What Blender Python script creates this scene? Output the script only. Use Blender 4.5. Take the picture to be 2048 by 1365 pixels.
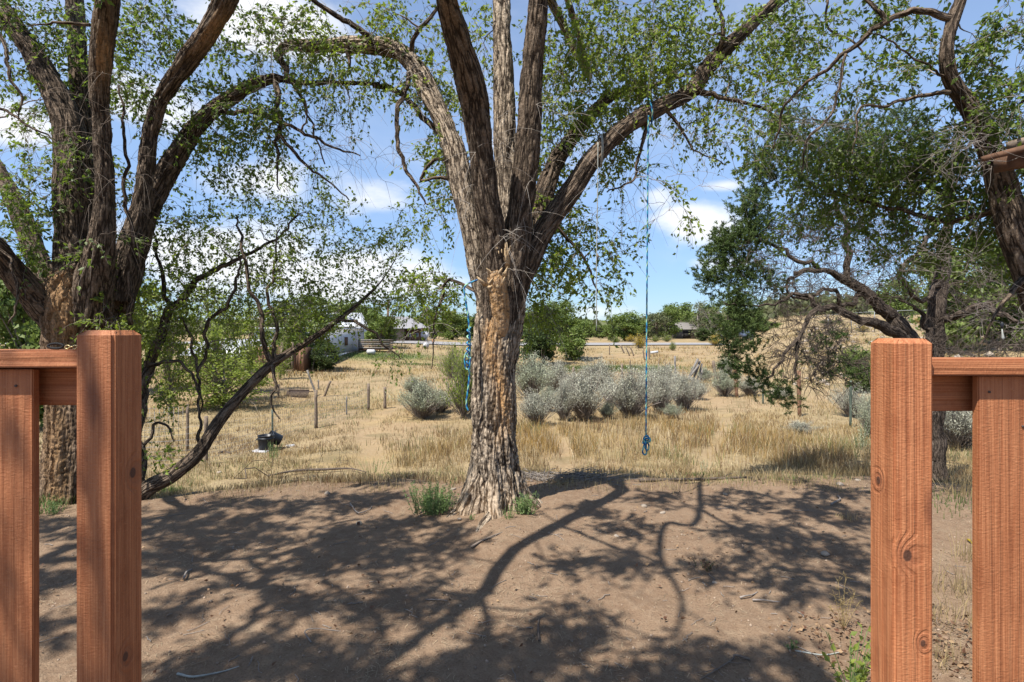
import bpy, math, random
import numpy as np
from mathutils import Vector, Matrix

# ------------------------------------------------------------------ camera, world, sun
for o in list(bpy.data.objects): bpy.data.objects.remove(o)
scn = bpy.context.scene
COL = scn.collection
RNG = np.random.default_rng(7)
random.seed(7)
R = math.radians

F, HZ, CZ = 1138.0, 660.0, 1.7           # focal in photo pixels, horizon row, eye height
cam_d = bpy.data.cameras.new('camera'); cam = bpy.data.objects.new('camera', cam_d); COL.objects.link(cam)
cam_d.sensor_width = 36.0; cam_d.lens = 36.0*F/2048; cam_d.shift_y = -(682.5-HZ)/2048
cam_d.clip_start = 0.05; cam_d.clip_end = 6000
cam.location = (0, 0, CZ); cam.rotation_euler = (R(90), 0, 0)
scn.camera = cam

SUN_EL, SUN_DIR = 60.0, (0.68, 0.733)     # light travels to the right and away from the camera
ce, se = math.cos(R(SUN_EL)), math.sin(R(SUN_EL))
SUNV = Vector((SUN_DIR[0]*ce, SUN_DIR[1]*ce, -se))

def N(nt, typ, **kw):
    n = nt.nodes.new(typ)
    for k, v in kw.items():
        if k in ('loc',): continue
        if k.startswith('i_'):
            key = k[2:]
            key = int(key) if key.isdigit() else key.replace('_', ' ')
            n.inputs[key].default_value = v
        else: setattr(n, k, v)
    return n
def L(nt, a, b): nt.links.new(a, b)
def M2(nt, op, a, b=None, c=None, clamp=False):
    n = nt.nodes.new('ShaderNodeMath'); n.operation = op; n.use_clamp = clamp
    for i, v in enumerate((a, b, c)):
        if v is None: continue
        if isinstance(v, (int, float)): n.inputs[i].default_value = v
        else: nt.links.new(v, n.inputs[i])
    return n.outputs[0]
def VM(nt, op, a, b=None):
    n = nt.nodes.new('ShaderNodeVectorMath'); n.operation = op
    for i, v in enumerate((a, b)):
        if v is None: continue
        if isinstance(v, tuple): n.inputs[i].default_value = v
        else: nt.links.new(v, n.inputs[i])
    return n
def MIX(nt, fac, a, b, blend='MIX'):
    n = nt.nodes.new('ShaderNodeMix'); n.data_type = 'RGBA'; n.blend_type = blend
    ins = [n.inputs[0], n.inputs[6], n.inputs[7]]
    for s, v in zip(ins, (fac, a, b)):
        if isinstance(v, (int, float)): s.default_value = v
        elif isinstance(v, tuple): s.default_value = (*v, 1) if len(v) == 3 else v
        else: nt.links.new(v, s)
    return n.outputs[2]
def SS(nt, v, a, b):                       # smoothstep a..b
    n = nt.nodes.new('ShaderNodeMapRange'); n.interpolation_type = 'SMOOTHSTEP'
    nt.links.new(v, n.inputs[0]); n.inputs[1].default_value = a; n.inputs[2].default_value = b
    return n.outputs[0]

world = bpy.data.worlds.new('World'); scn.world = world; world.use_nodes = True
wt = world.node_tree; wt.nodes.clear()
sky = N(wt, 'ShaderNodeTexSky', sky_type='NISHITA'); sky.sun_disc = False
sky.sun_elevation = R(SUN_EL); sky.sun_rotation = math.atan2(-SUN_DIR[0], -SUN_DIR[1])
sky.altitude = 600; sky.air_density = 1.0; sky.dust_density = 0.3; sky.ozone_density = 1.6
SKY_S = 0.099
bg1 = N(wt, 'ShaderNodeBackground'); bg1.inputs[1].default_value = SKY_S
hs = N(wt, 'ShaderNodeHueSaturation'); hs.inputs['Saturation'].default_value = 1.0
hs.inputs['Hue'].default_value = 0.502
L(wt, sky.outputs[0], hs.inputs['Color'])
tc0 = N(wt, 'ShaderNodeTexCoord'); sp0 = N(wt, 'ShaderNodeSeparateXYZ'); L(wt, tc0.outputs['Generated'], sp0.inputs[0])
el = M2(wt, 'ABSOLUTE', sp0.outputs[2])
grad = MIX(wt, SS(wt, el, 0.0, 0.42), (.46, .58, .78), (1.38, 1.30, 1.22))
L(wt, MIX(wt, 1.0, hs.outputs[0], grad, 'MULTIPLY'), bg1.inputs[0])
tc = N(wt, 'ShaderNodeTexCoord')
sep = N(wt, 'ShaderNodeSeparateXYZ'); L(wt, tc.outputs['Generated'], sep.inputs[0])
mp = VM(wt, 'MULTIPLY', tc.outputs['Generated'], (1.0, 1.0, 2.1))
nz = N(wt, 'ShaderNodeTexNoise', i_Scale=2.6, i_Detail=9.0, i_Roughness=0.56, i_Distortion=0.25)
L(wt, mp.outputs[0], nz.inputs['Vector'])
nz2 = N(wt, 'ShaderNodeTexNoise', i_Scale=9.0, i_Detail=7.0, i_Roughness=0.55)
L(wt, mp.outputs[0], nz2.inputs['Vector'])
acc = None
for (px, py, rx, ry, am) in [(1385, 448, 135, 62, 1.0), (1310, 400, 80, 38, .75), (1455, 372, 75, 20, .9), (1440, 530, 90, 30, .8),
                         (30, 245, 140, 70, .95), (330, 230, 160, 80, .9), (560, 55, 190, 80, .95), (700, 380, 190, 70, .75),
                         (520, 360, 190, 80, .85), (760, 560, 330, 80, .9), (1180, 625, 170, 26, .6), (430, 500, 280, 110, .85),
                         (1900, 300, 180, 60, .6), (1240, 560, 130, 60, .25), (1000, 330, 130, 110, .3), (2300, 500, 500, 120, .6), (-400, 450, 400, 130, .7)]:
    d = Vector(((px-1024)/F, 1, (HZ-py)/F)); s = 1/d.length; d.normalize()
    dv = VM(wt, 'SUBTRACT', tc.outputs['Generated'], tuple(d))
    sc_ = VM(wt, 'MULTIPLY', dv.outputs[0], (F/rx/s, F/rx/s, F/ry/s))
    ln = VM(wt, 'LENGTH', sc_.outputs[0])
    g = M2(wt, 'MULTIPLY', SS(wt, ln.outputs['Value'], 1.5, 0.0), am)
    acc = g if acc is None else M2(wt, 'MAXIMUM', acc, g)
cn = M2(wt, 'ADD', M2(wt, 'MULTIPLY', nz.outputs[0], 1.0), M2(wt, 'MULTIPLY', nz2.outputs[0], 0.32))
tot = M2(wt, 'ADD', acc, M2(wt, 'MULTIPLY', M2(wt, 'SUBTRACT', cn, 0.66), 2.2))
cm = SS(wt, tot, 0.36, 0.95)
bk = SS(wt, cn, 0.60, 1.05)
cm = M2(wt, 'MAXIMUM', cm, M2(wt, 'MULTIPLY', bk, 0.35))
cm = M2(wt, 'MULTIPLY', cm, 0.93)
shade = M2(wt, 'ADD', M2(wt, 'MULTIPLY', nz2.outputs[0], 0.5), 0.60, clamp=True)
cc = MIX(wt, shade, (0.72, 0.78, 0.90), (1.0, 1.0, 1.0))
bg2 = N(wt, 'ShaderNodeBackground'); bg2.inputs[1].default_value = 0.62; L(wt, cc, bg2.inputs[0])
ms = N(wt, 'ShaderNodeMixShader'); L(wt, cm, ms.inputs[0]); L(wt, bg1.outputs[0], ms.inputs[1]); L(wt, bg2.outputs[0], ms.inputs[2])
wo = N(wt, 'ShaderNodeOutputWorld'); L(wt, ms.outputs[0], wo.inputs[0])

sd = bpy.data.lights.new('sun', 'SUN'); sd.energy = 5.0; sd.angle = R(0.5); sd.color = (1.0, 0.95, 0.87)
sun = bpy.data.objects.new('sun', sd); COL.objects.link(sun)
sun.rotation_euler = SUNV.to_track_quat('-Z', 'Y').to_euler(); sun.location = (-10, -10, 20)
scn.view_settings.view_transform = 'Standard'; scn.view_settings.look = 'None'
scn.view_settings.gamma = 1.0; scn.view_settings.use_curve_mapping = False
scn.view_settings.exposure = 0.92
scn.render.engine = 'CYCLES'
scn.cycles.use_denoising = True
scn.cycles.max_bounces = 4; scn.cycles.diffuse_bounces = 2; scn.cycles.glossy_bounces = 2
scn.cycles.transmission_bounces = 4; scn.cycles.transparent_max_bounces = 8
scn.cycles.caustics_reflective = False; scn.cycles.caustics_refractive = False

# ------------------------------------------------------------------ numpy helpers
def h3(ix, iy, iz, s=0):
    n = (ix.astype(np.int64)*374761393 + iy.astype(np.int64)*668265263 + iz.astype(np.int64)*2147483647 + s*974634777) & 0xffffffff
    n = ((n ^ (n >> 13))*1274126177) & 0xffffffff
    n = ((n ^ (n >> 16))*2246822519) & 0xffffffff
    return ((n ^ (n >> 15)) & 0xffff)/65535.0
def vnoise(p, s=0):                         # value noise -1..1, p (N,3)
    i = np.floor(p); f = p-i; f = f*f*(3-2*f); i = i.astype(np.int64)
    x, y, z = i[:, 0], i[:, 1], i[:, 2]; r = 0
    for dx in (0, 1):
        for dy in (0, 1):
            for dz in (0, 1):
                w = (f[:, 0] if dx else 1-f[:, 0])*(f[:, 1] if dy else 1-f[:, 1])*(f[:, 2] if dz else 1-f[:, 2])
                r = r + w*h3(x+dx, y+dy, z+dz, s)
    return r*2-1
def fbm(p, o=4, s=0, g=0.5):
    a, r = 1.0, 0
    for k in range(o):
        r = r + a*vnoise(p*(2.03**k)+k*17.3, s+k); a *= g
    return r
def n2(x, y, sc, s=0, o=3):
    x = np.asarray(x, float); y = np.asarray(y, float); sh = np.broadcast(x, y).shape
    p = np.stack([np.broadcast_to(x, sh).ravel()/sc, np.broadcast_to(y, sh).ravel()/sc, np.zeros(int(np.prod(sh)))], 1)
    return fbm(p, o, s).reshape(sh)
def sst(v, a, b):
    t = np.clip((np.asarray(v, float)-a)/(b-a), 0, 1); return t*t*(3-2*t)

# ------------------------------------------------------------------ object helpers
def put(name, me, mat=None, parent=None):
    o = bpy.data.objects.new(name, me); COL.objects.link(o)
    if mat is not None and not me.materials: me.materials.append(mat)
    if parent is not None: o.parent = parent
    return o
def npmesh(name, V, faces, attrs=None, smooth=False):
    """V (N,3); faces: list of int arrays (k,n) for tri/quad blocks"""
    me = bpy.data.meshes.new(name)
    V = np.asarray(V, np.float32)
    fl = [np.asarray(f, np.int32) for f in faces if len(f)]
    loops = np.concatenate([f.ravel() for f in fl]); 
    sizes = np.concatenate([np.full(len(f), f.shape[1], np.int32) for f in fl])
    me.vertices.add(len(V)); me.vertices.foreach_set('co', V.ravel())
    me.loops.add(len(loops)); me.loops.foreach_set('vertex_index', loops)
    me.polygons.add(len(sizes))
    me.polygons.foreach_set('loop_start', np.concatenate([[0], np.cumsum(sizes)[:-1]]).astype(np.int32))
    me.polygons.foreach_set('loop_total', sizes)
    if smooth: me.polygons.foreach_set('use_smooth', np.ones(len(sizes), bool))
    for k, a in (attrs or {}).items():
        a = np.asarray(a, np.float32)
        if a.ndim == 1:
            at = me.attributes.new(k, 'FLOAT', 'POINT'); at.data.foreach_set('value', a)
        else:
            at = me.attributes.new(k, 'FLOAT_VECTOR', 'POINT'); at.data.foreach_set('vector', a[:, :3].ravel())
    me.update(); me.validate()
    return me
class MB:
    def __init__(s): s.v = []; s.q = []; s.t = []; s.n = 0; s.a = {}
    def add(s, V, q=None, t=None, **at):
        V = np.asarray(V, float)
        if q is not None and len(q): s.q.append(np.asarray(q)+s.n)
        if t is not None and len(t): s.t.append(np.asarray(t)+s.n)
        s.v.append(V); s.n += len(V)
        for k, a in at.items(): s.a.setdefault(k, []).append(np.asarray(a, float))
        return s
    def box(s, c, d, rz=0.0, rx=0.0, ry=0.0, bev=0.0):
        hx, hy, hz = d[0]/2, d[1]/2, d[2]/2
        V = np.array([[x, y, z] for x in (-hx, hx) for y in (-hy, hy) for z in (-hz, hz)])
        m = np.array(Matrix.Rotation(rz, 3, 'Z') @ Matrix.Rotation(ry, 3, 'Y') @ Matrix.Rotation(rx, 3, 'X'))
        V = V @ m.T + np.array(c)
        return s.add(V, [[0, 1, 3, 2], [4, 6, 7, 5], [0, 4, 5, 1], [2, 3, 7, 6], [0, 2, 6, 4], [1, 5, 7, 3]])
    def tube(s, P, r, n=6, cap=True, at=True):
        V, q, t, bc = tube_arrays(P, r, n, cap)
        return s.add(V, q, t, **({'barkco': bc} if at else {}))
    def mesh(s, name, smooth=False):
        V = np.concatenate(s.v)
        f = []
        if s.t: f.append(np.concatenate(s.t))
        if s.q: f.append(np.concatenate(s.q))
        return npmesh(name, V, f, {k: np.concatenate(a) for k, a in s.a.items()}, smooth)
    def build(s, name, mat, parent=None, smooth=False):
        return put(name, s.mesh(name, smooth), mat, parent)
def frames(P):
    P = np.asarray(P, float); T = np.gradient(P, axis=0); T /= np.linalg.norm(T, axis=1)[:, None]+1e-12
    U = np.zeros_like(P); a = np.array([1, 0, 0]) if abs(T[0, 0]) < .8 else np.array([0, 1, 0])
    u = a-T[0]*a.dot(T[0]); u /= np.linalg.norm(u); U[0] = u
    for i in range(1, len(P)):
        u = u-T[i]*u.dot(T[i]); u /= np.linalg.norm(u)+1e-12; U[i] = u
    return T, U, np.cross(T, U)
def tube_arrays(P, r, n=6, cap=True):
    P = np.asarray(P, float); r = np.broadcast_to(np.asarray(r, float), (len(P),))
    T, U, W = frames(P)
    th = np.arange(n)*2*np.pi/n; c, s_ = np.cos(th), np.sin(th)
    V = P[:, None]+r[:, None, None]*(c[None, :, None]*U[:, None]+s_[None, :, None]*W[:, None])
    ln = np.concatenate([[0], np.cumsum(np.linalg.norm(np.diff(P, axis=0), axis=1))])
    bc = np.stack([r[:, None]*c, r[:, None]*s_, np.broadcast_to(ln[:, None], (len(P), n))], -1).reshape(-1, 3)
    m = len(P); i = np.arange(m-1)[:, None]*n; j = np.arange(n)[None]; k = (j+1) % n
    q = np.stack([i+j, i+k, i+n+k, i+n+j], -1).reshape(-1, 4)
    V = V.reshape(-1, 3); t = None
    if cap and n >= 3:
        V = np.concatenate([V, P[:1], P[-1:]]); bc = np.concatenate([bc, [[0, 0, 0]], [[0, 0, ln[-1]]]])
        a = m*n; b = (m-1)*n; jj = np.arange(n); kk = (jj+1) % n
        t = np.concatenate([np.stack([kk, jj, np.full(n, a)], 1), np.stack([b+jj, b+kk, np.full(n, a+1)], 1)])
    return V, q, t, bc
def crom(P, seg=8):
    """catmull rom resample of rows (any dim)"""
    P = np.asarray(P, float); n = len(P)
    if n < 3:
        t = np.linspace(0, 1, seg+1)[:, None]; return P[0]*(1-t)+P[-1]*t
    E = np.concatenate([[2*P[0]-P[1]], P, [2*P[-1]-P[-2]]]); out = []
    t = np.linspace(0, 1, seg, endpoint=False)[:, None]
    for i in range(n-1):
        a, b, c, d = E[i:i+4]
        out.append(.5*((2*b)+(-a+c)*t+(2*a-5*b+4*c-d)*t**2+(-a+3*b-3*c+d)*t**3))
    return np.concatenate(out+[P[-1:]])
def tag(o, label=None, cat=None, group=None, kind=None):
    if label: o['label'] = label
    if cat: o['category'] = cat
    if group: o['group'] = group
    if kind: o['kind'] = kind
    return o
def thing(name, label, cat, loc=(0, 0, 0), rz=0.0, group=None):
    o = bpy.data.objects.new(name, None); COL.objects.link(o); o.location = loc; o.rotation_euler = (0, 0, rz)
    o.empty_display_size = .2
    return tag(o, label, cat, group)
def kids(o): return [c for c in bpy.data.objects if c.parent == o]
def dup(o, loc, rz=0.0, scale=1.0, label=None, parent=None, ch=None):
    ch = kids(o) if ch is None else ch
    c = o.copy(); COL.objects.link(c); c.location = loc; c.rotation_euler = (0, 0, rz)
    c.scale = (scale,)*3 if isinstance(scale, (int, float)) else scale
    if label: c['label'] = label
    for k in ch:
        kk = k.copy(); COL.objects.link(kk); kk.parent = c
    return c
def P(px, py, Y): return np.array([(px-1024)/F*Y, Y, CZ+(HZ-py)/F*Y])

# ------------------------------------------------------------------ terrain
def yedge(x): return 6.55 - 0.85*sst(-x, 0.8, 4.5) + 0.12*np.sin(np.asarray(x)*2.1) - 0.25*sst(x, 3.0, 6.0)
def terr(x, y):
    x = np.asarray(x, float); y = np.asarray(y, float)
    e = yedge(np.clip(x, -8, 9))
    z = -0.92*sst(y, e-0.15, e+2.6) - 0.13*sst(y, 10, 18)
    z = z + 0.025*np.exp(-((y-e+0.9)/0.9)**2)*sst(x, -4.5, -1)              # low crest at the yard's edge
    z = z + 0.62*sst(y, 37, 53) + 0.17*sst(y, 53, 70)
    z = z + 0.25*sst(y, 20, 36)*sst(-x, 4, 14)
    d = x-0.42*y
    z = z + (2.6*(1-np.exp(-np.maximum(d, 0)/8))+0.03*np.maximum(y-45, 0)*sst(d, 0, 6))*sst(y, 20, 42)
    z = z - 0.02*np.maximum(np.minimum(y, 60)-60, 0)
    m = sst(np.hypot(x, y-4), 60, 14)
    z = z + 0.030*n2(x, y, 1.1, 3)*m + 0.12*n2(x, y, 6.0, 5, 2)*sst(y, 9, 14)*m + 0.25*n2(x, y, 25.0, 6, 2)*sst(y, 30, 60)*sst(y, 400, 90)
    return z
def terr1(x, y): return float(terr(np.array([x]), np.array([y]))[0])
_tt = np.geomspace(1.5, 400, 3000)
def GA(px, py):                               # ground point seen at a photo pixel
    dx, dz = (px-1024)/F, (HZ-py)/F
    z = CZ+dz*_tt; g = terr(dx*_tt, _tt)
    i = np.argmax(z < g)
    if z[i] >= g[i]: i = len(_tt)-1
    t = _tt[i]
    return np.array([dx*t, t, float(g[i])])
def GY(px, Y):
    x = (px-1024)/F*Y; return np.array([x, Y, terr1(x, Y)])

xs = np.concatenate([-np.geomspace(6, 1500, 75)[::-1], np.arange(-5.95, 5.96, 0.055), np.geomspace(6, 1500, 75)])
ys = np.concatenate([[-300, -60, -20, -8, -4, -2, -1, 0, 0.6, 1.1], np.arange(1.5, 9.5, 0.045), 9.5+np.geomspace(0.1, 2500, 210)])
GX, GYy = np.meshgrid(xs, ys); gx, gy = GX.ravel(), GYy.ravel()
gz = terr(gx, gy)
near = (np.abs(gx) < 6.5) & (gy < 10) & (gy > 1)
e = yedge(gx)
yard = 1-sst(gy+0.30*n2(gx, gy, .6, 21), e-0.10, e+0.4)
def GF(x, y): return 0.013*n2(x, y, .22, 11, 3) + 0.010*np.abs(n2(x, y, .5, 12, 2)) - 0.012*sst(n2(x, y, .33, 14, 2), .45, .8)
fine = np.zeros_like(gz)
fine[near] = GF(gx[near], gy[near])
gz = gz+fine
# trails through the grass: (list of points, half width)
TR = [([(1385, 1000), (1405, 935), (1440, 880), (1452, 845), (1440, 815), (1415, 795)], .17),
      ([(1120, 960), (1135, 925), (1120, 885), (1100, 855), (1085, 835)], .15),
      ([(765, 960), (745, 910), (738, 860), (770, 825), (830, 805)], .26)]
tr_pts = []
for pl, w in TR:
    q = crom(np.array([GA(a, b) for a, b in pl]), 14); tr_pts.append((q[:, :2], w))
def trail(x, y):
    x = np.asarray(x, float); y = np.asarray(y, float); best = np.zeros_like(x)
    for q, w in tr_pts:
        sel = (x > q[:, 0].min()-1.5) & (x < q[:, 0].max()+1.5) & (y > q[:, 1].min()-1.5) & (y < q[:, 1].max()+1.5)
        if not sel.any(): continue
        d = np.min(np.hypot(x[sel][:, None]-q[None, :, 0], y[sel][:, None]-q[None, :, 1]), axis=1)
        best[sel] = np.maximum(best[sel], sst(d, w*(1.9), w*.55))
    return best
trl = trail(gx, gy)
gz = gz-0.035*trl
soil = np.clip(sst(n2(gx, gy, 5.5, 31)+0.25*n2(gx, gy, 1.2, 33), 0.10, 0.6), 0, 1)*(1-yard)
# bare reddish patches: bowl floor and driveway
def ell(x, y, c, rx, ry): return np.exp(-(((x-c[0])/rx)**2+((y-c[1])/ry)**2))
b1 = GA(1260, 750); b2 = GA(1400, 705); b3 = GA(640, 765); b4 = GA(1440, 800); b5 = GA(860, 850)
bare = np.clip(ell(gx, gy, b1, 7, 3.2)+1.2*ell(gx, gy, b2, 5, 9)+.8*ell(gx, gy, b3, 6, 3)+.9*ell(gx, gy, b4, 1.3, 2)+.8*ell(gx, gy, b5, 1.2, 1.0), 0, 1)*(1-yard)
drive = np.clip(sst(np.abs(gx-(0.325*gy+0.4-0.9*np.maximum(0, 60-gy)*-0.05)), 4.5, 2.5), 0, 1)*sst(gy, 42, 50)*(gy < 66)
lawn = np.clip(1.3*ell(gx, gy, GA(760, 712), 5.0, 2.2)+ell(gx, gy, GA(1215, 738), 5, 1.2)+.7*ell(gx, gy, GA(1230, 735), 2.5, 1.2), 0, 1)
gold = sst(n2(gx, gy, 3.0, 41, 3), 0.0, 0.55)
nx_, ny_ = len(xs), len(ys)
ii = np.arange(ny_-1)[:, None]*nx_+np.arange(nx_-1)[None]
quads = np.stack([ii, ii+1, ii+1+nx_, ii+nx_], -1).reshape(-1, 4)
gmesh = npmesh('ground', np.stack([gx, gy, gz], 1), [quads], {
    'yard': yard, 'bare': np.clip(np.maximum(bare, np.maximum(trl*.9, drive)), 0, 1), 'soil': soil, 'lawn': lawn, 'gold': gold}, True)

def base_mat(name):
    m = bpy.data.materials.new(name); m.use_nodes = True; nt = m.node_tree; nt.nodes.clear()
    b = N(nt, 'ShaderNodeBsdfPrincipled'); o = N(nt, 'ShaderNodeOutputMaterial'); L(nt, b.outputs[0], o.inputs[0])
    b.inputs['Roughness'].default_value = .85; b.inputs['Specular IOR Level'].default_value = .25
    return m, nt, b, o
def ATT(nt, name): return N(nt, 'ShaderNodeAttribute', attribute_name=name)
def noise(nt, vec, scale, detail=5, rough=.55, dist=0.0):
    n = N(nt, 'ShaderNodeTexNoise', i_Scale=scale, i_Detail=detail, i_Roughness=rough, i_Distortion=dist)
    if vec is not None: L(nt, vec, n.inputs['Vector'])
    return n.outputs[0]
def bump(nt, b, h, strength=.5, dist=.01):
    bp = N(nt, 'ShaderNodeBump'); bp.inputs['Strength'].default_value = strength; bp.inputs['Distance'].default_value = dist
    L(nt, h, bp.inputs['Height']); L(nt, bp.outputs[0], b.inputs['Normal'])

def ground_mat():
    m, nt, b, o = base_mat('ground')
    tc = N(nt, 'ShaderNodeTexCoord'); v = tc.outputs['Object']
    nA = noise(nt, v, 1.3, 6, .6); nB = noise(nt, v, 14, 6, .6); nC = noise(nt, v, 90, 4, .65); nD = noise(nt, v, 4.5, 5)
    dirt = MIX(nt, SS(nt, nA, .3, .7), (.255, .168, .115), (.325, .225, .158))
    dirt = MIX(nt, M2(nt, 'MULTIPLY', SS(nt, nB, .35, .75), .6), dirt, (.42, .31, .225))
    dirt = MIX(nt, SS(nt, nD, .58, .72), dirt, (.36, .265, .19))
    vo = N(nt, 'ShaderNodeTexVoronoi', i_Scale=75.0); L(nt, v, vo.inputs['Vector'])
    peb = SS(nt, vo.outputs['Distance'], .22, .12)
    pebm = M2(nt, 'MULTIPLY', peb, SS(nt, nB, .5, .62))
    dirt = MIX(nt, M2(nt, 'MULTIPLY', pebm, .75), dirt, (.42, .34, .27))
    dirt = MIX(nt, M2(nt, 'MULTIPLY', SS(nt, nC, .52, .35), .55), dirt, (.17, .105, .075))
    straw = MIX(nt, ATT(nt, 'gold').outputs['Fac'], (.44, .345, .20), (.40, .285, .13))
    straw = MIX(nt, SS(nt, nB, .35, .7), straw, (.32, .225, .14))
    straw = MIX(nt, M2(nt, 'MULTIPLY', SS(nt, nC, .45, .7), .5), straw, (.55, .46, .32))
    red = MIX(nt, SS(nt, nB, .35, .7), (.36, .245, .15), (.50, .38, .245))
    c = MIX(nt, M2(nt, 'MULTIPLY', ATT(nt, 'soil').outputs['Fac'], .75), straw, red)
    nE = noise(nt, v, .9, 8, .68, .4); nF = noise(nt, v, .22, 6, .6)
    c = MIX(nt, M2(nt, 'MULTIPLY', ATT(nt, 'bare').outputs['Fac'], SS(nt, nE, .25, .6)), c, red)
    c = MIX(nt, M2(nt, 'MULTIPLY', SS(nt, nE, .47, .66), .8), c, (.25, .20, .115))
    c = MIX(nt, M2(nt, 'MULTIPLY', SS(nt, nF, .5, .66), .45), c, (.50, .37, .18))
    lw = M2(nt, 'MULTIPLY', ATT(nt, 'lawn').outputs['Fac'], SS(nt, nB, .2, .6))
    c = MIX(nt, lw, c, (.11, .19, .055))
    c = MIX(nt, ATT(nt, 'yard').outputs['Fac'], c, dirt)
    c = MIX(nt, 1.0, c, (.65, .645, .60), 'MULTIPLY')
    L(nt, c, b.inputs['Base Color'])
    hgt = M2(nt, 'ADD', M2(nt, 'MULTIPLY', nB, .6), M2(nt, 'ADD', M2(nt, 'MULTIPLY', nC, .30), M2(nt, 'MULTIPLY', pebm, .35)))
    bump(nt, b, hgt, 1.0, .035)
    b.inputs['Roughness'].default_value = .95; b.inputs['Specular IOR Level'].default_value = .1
    return m
ground = put('ground', gmesh, ground_mat()); tag(ground, kind='structure')

# ------------------------------------------------------------------ materials
def bark_mat(name, c_lo, c_mid, c_hi, scale=1.0, tan=None, bs=1.0):
    c_lo, c_mid, c_hi = (tuple(x*k for x in q) for q, k in ((c_lo, .5), (c_mid, .66), (c_hi, .72)))
    if tan: tan = tuple(x*.80 for x in tan)
    m, nt, b, o = base_mat(name)
    at = ATT(nt, 'barkco'); v = VM(nt, 'MULTIPLY', at.outputs['Vector'], (1.0, 1.0, .17)).outputs[0]
    wv = N(nt, 'ShaderNodeTexNoise', i_Scale=9.0*scale, i_Detail=3.0); L(nt, v, wv.inputs['Vector'])
    w = VM(nt, 'ADD', v, VM(nt, 'MULTIPLY', wv.outputs['Color'], (.05, .05, .05)).outputs[0]).outputs[0]
    n1 = noise(nt, w, 30*scale, 3, .5)
    r1 = M2(nt, 'MULTIPLY', M2(nt, 'ABSOLUTE', M2(nt, 'SUBTRACT', n1, .5)), 5.0, clamp=True)      # 0 in furrows
    r1 = M2(nt, 'MINIMUM', r1, 1.0)
    n2_ = noise(nt, at.outputs['Vector'], 60*scale, 6, .65)
    n3 = noise(nt, at.outputs['Vector'], 4*scale, 5, .6)
    rf = SS(nt, r1, .02, .5)
    c = MIX(nt, rf, c_lo, c_mid)
    c = MIX(nt, M2(nt, 'MULTIPLY', SS(nt, n2_, .42, .72), rf), c, c_hi)
    c = MIX(nt, M2(nt, 'MULTIPLY', SS(nt, n3, .45, .75), .5), c, tuple(x*.72 for x in c_mid))
    if tan is not None:
        c = MIX(nt, M2(nt, 'MULTIPLY', ATT(nt, 'tan').outputs['Fac'], SS(nt, n2_, .25, .6)), c, tan)
    L(nt, c, b.inputs['Base Color'])
    bump(nt, b, M2(nt, 'ADD', M2(nt, 'MULTIPLY', r1, .8), M2(nt, 'MULTIPLY', n2_, .5)), bs, .022/scale)
    b.inputs['Roughness'].default_value = .92; b.inputs['Specular IOR Level'].default_value = .12
    return m
def leaf_mat(name, dark, light, trans, tfac=.35, gloss=.35):
    dark, light, trans = (tuple(x*.74 for x in q) for q in (dark, light, trans))
    m, nt, b, o = base_mat(name)
    at = ATT(nt, 'tint').outputs['Fac']
    c = MIX(nt, at, dark, light); L(nt, c, b.inputs['Base Color'])
    b.inputs['Roughness'].default_value = .5; b.inputs['Specular IOR Level'].default_value = gloss
    t = N(nt, 'ShaderNodeBsdfTranslucent'); L(nt, MIX(nt, at, tuple(x*.75 for x in trans), trans), t.inputs[0])
    mx = N(nt, 'ShaderNodeMixShader'); mx.inputs[0].default_value = tfac
    L(nt, b.outputs[0], mx.inputs[1]); L(nt, t.outputs[0], mx.inputs[2]); L(nt, mx.outputs[0], o.inputs[0])
    return m
def flat_mat(name, col, rough=.8, var=.15, sc=8, metal=0.0, spec=.3, bs=0.0):
    col = tuple(x*.68 for x in col)
    m, nt, b, o = base_mat(name)
    tc = N(nt, 'ShaderNodeTexCoord'); n = noise(nt, tc.outputs['Object'], sc, 6, .62)
    L(nt, MIX(nt, SS(nt, n, .3, .7), tuple(x*(1-var) for x in col), tuple(min(1, x*(1+var)) for x in col)), b.inputs['Base Color'])
    b.inputs['Roughness'].default_value = rough; b.inputs['Metallic'].default_value = metal; b.inputs['Specular IOR Level'].default_value = spec
    if bs: bump(nt, b, n, bs, .01)
    return m
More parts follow.
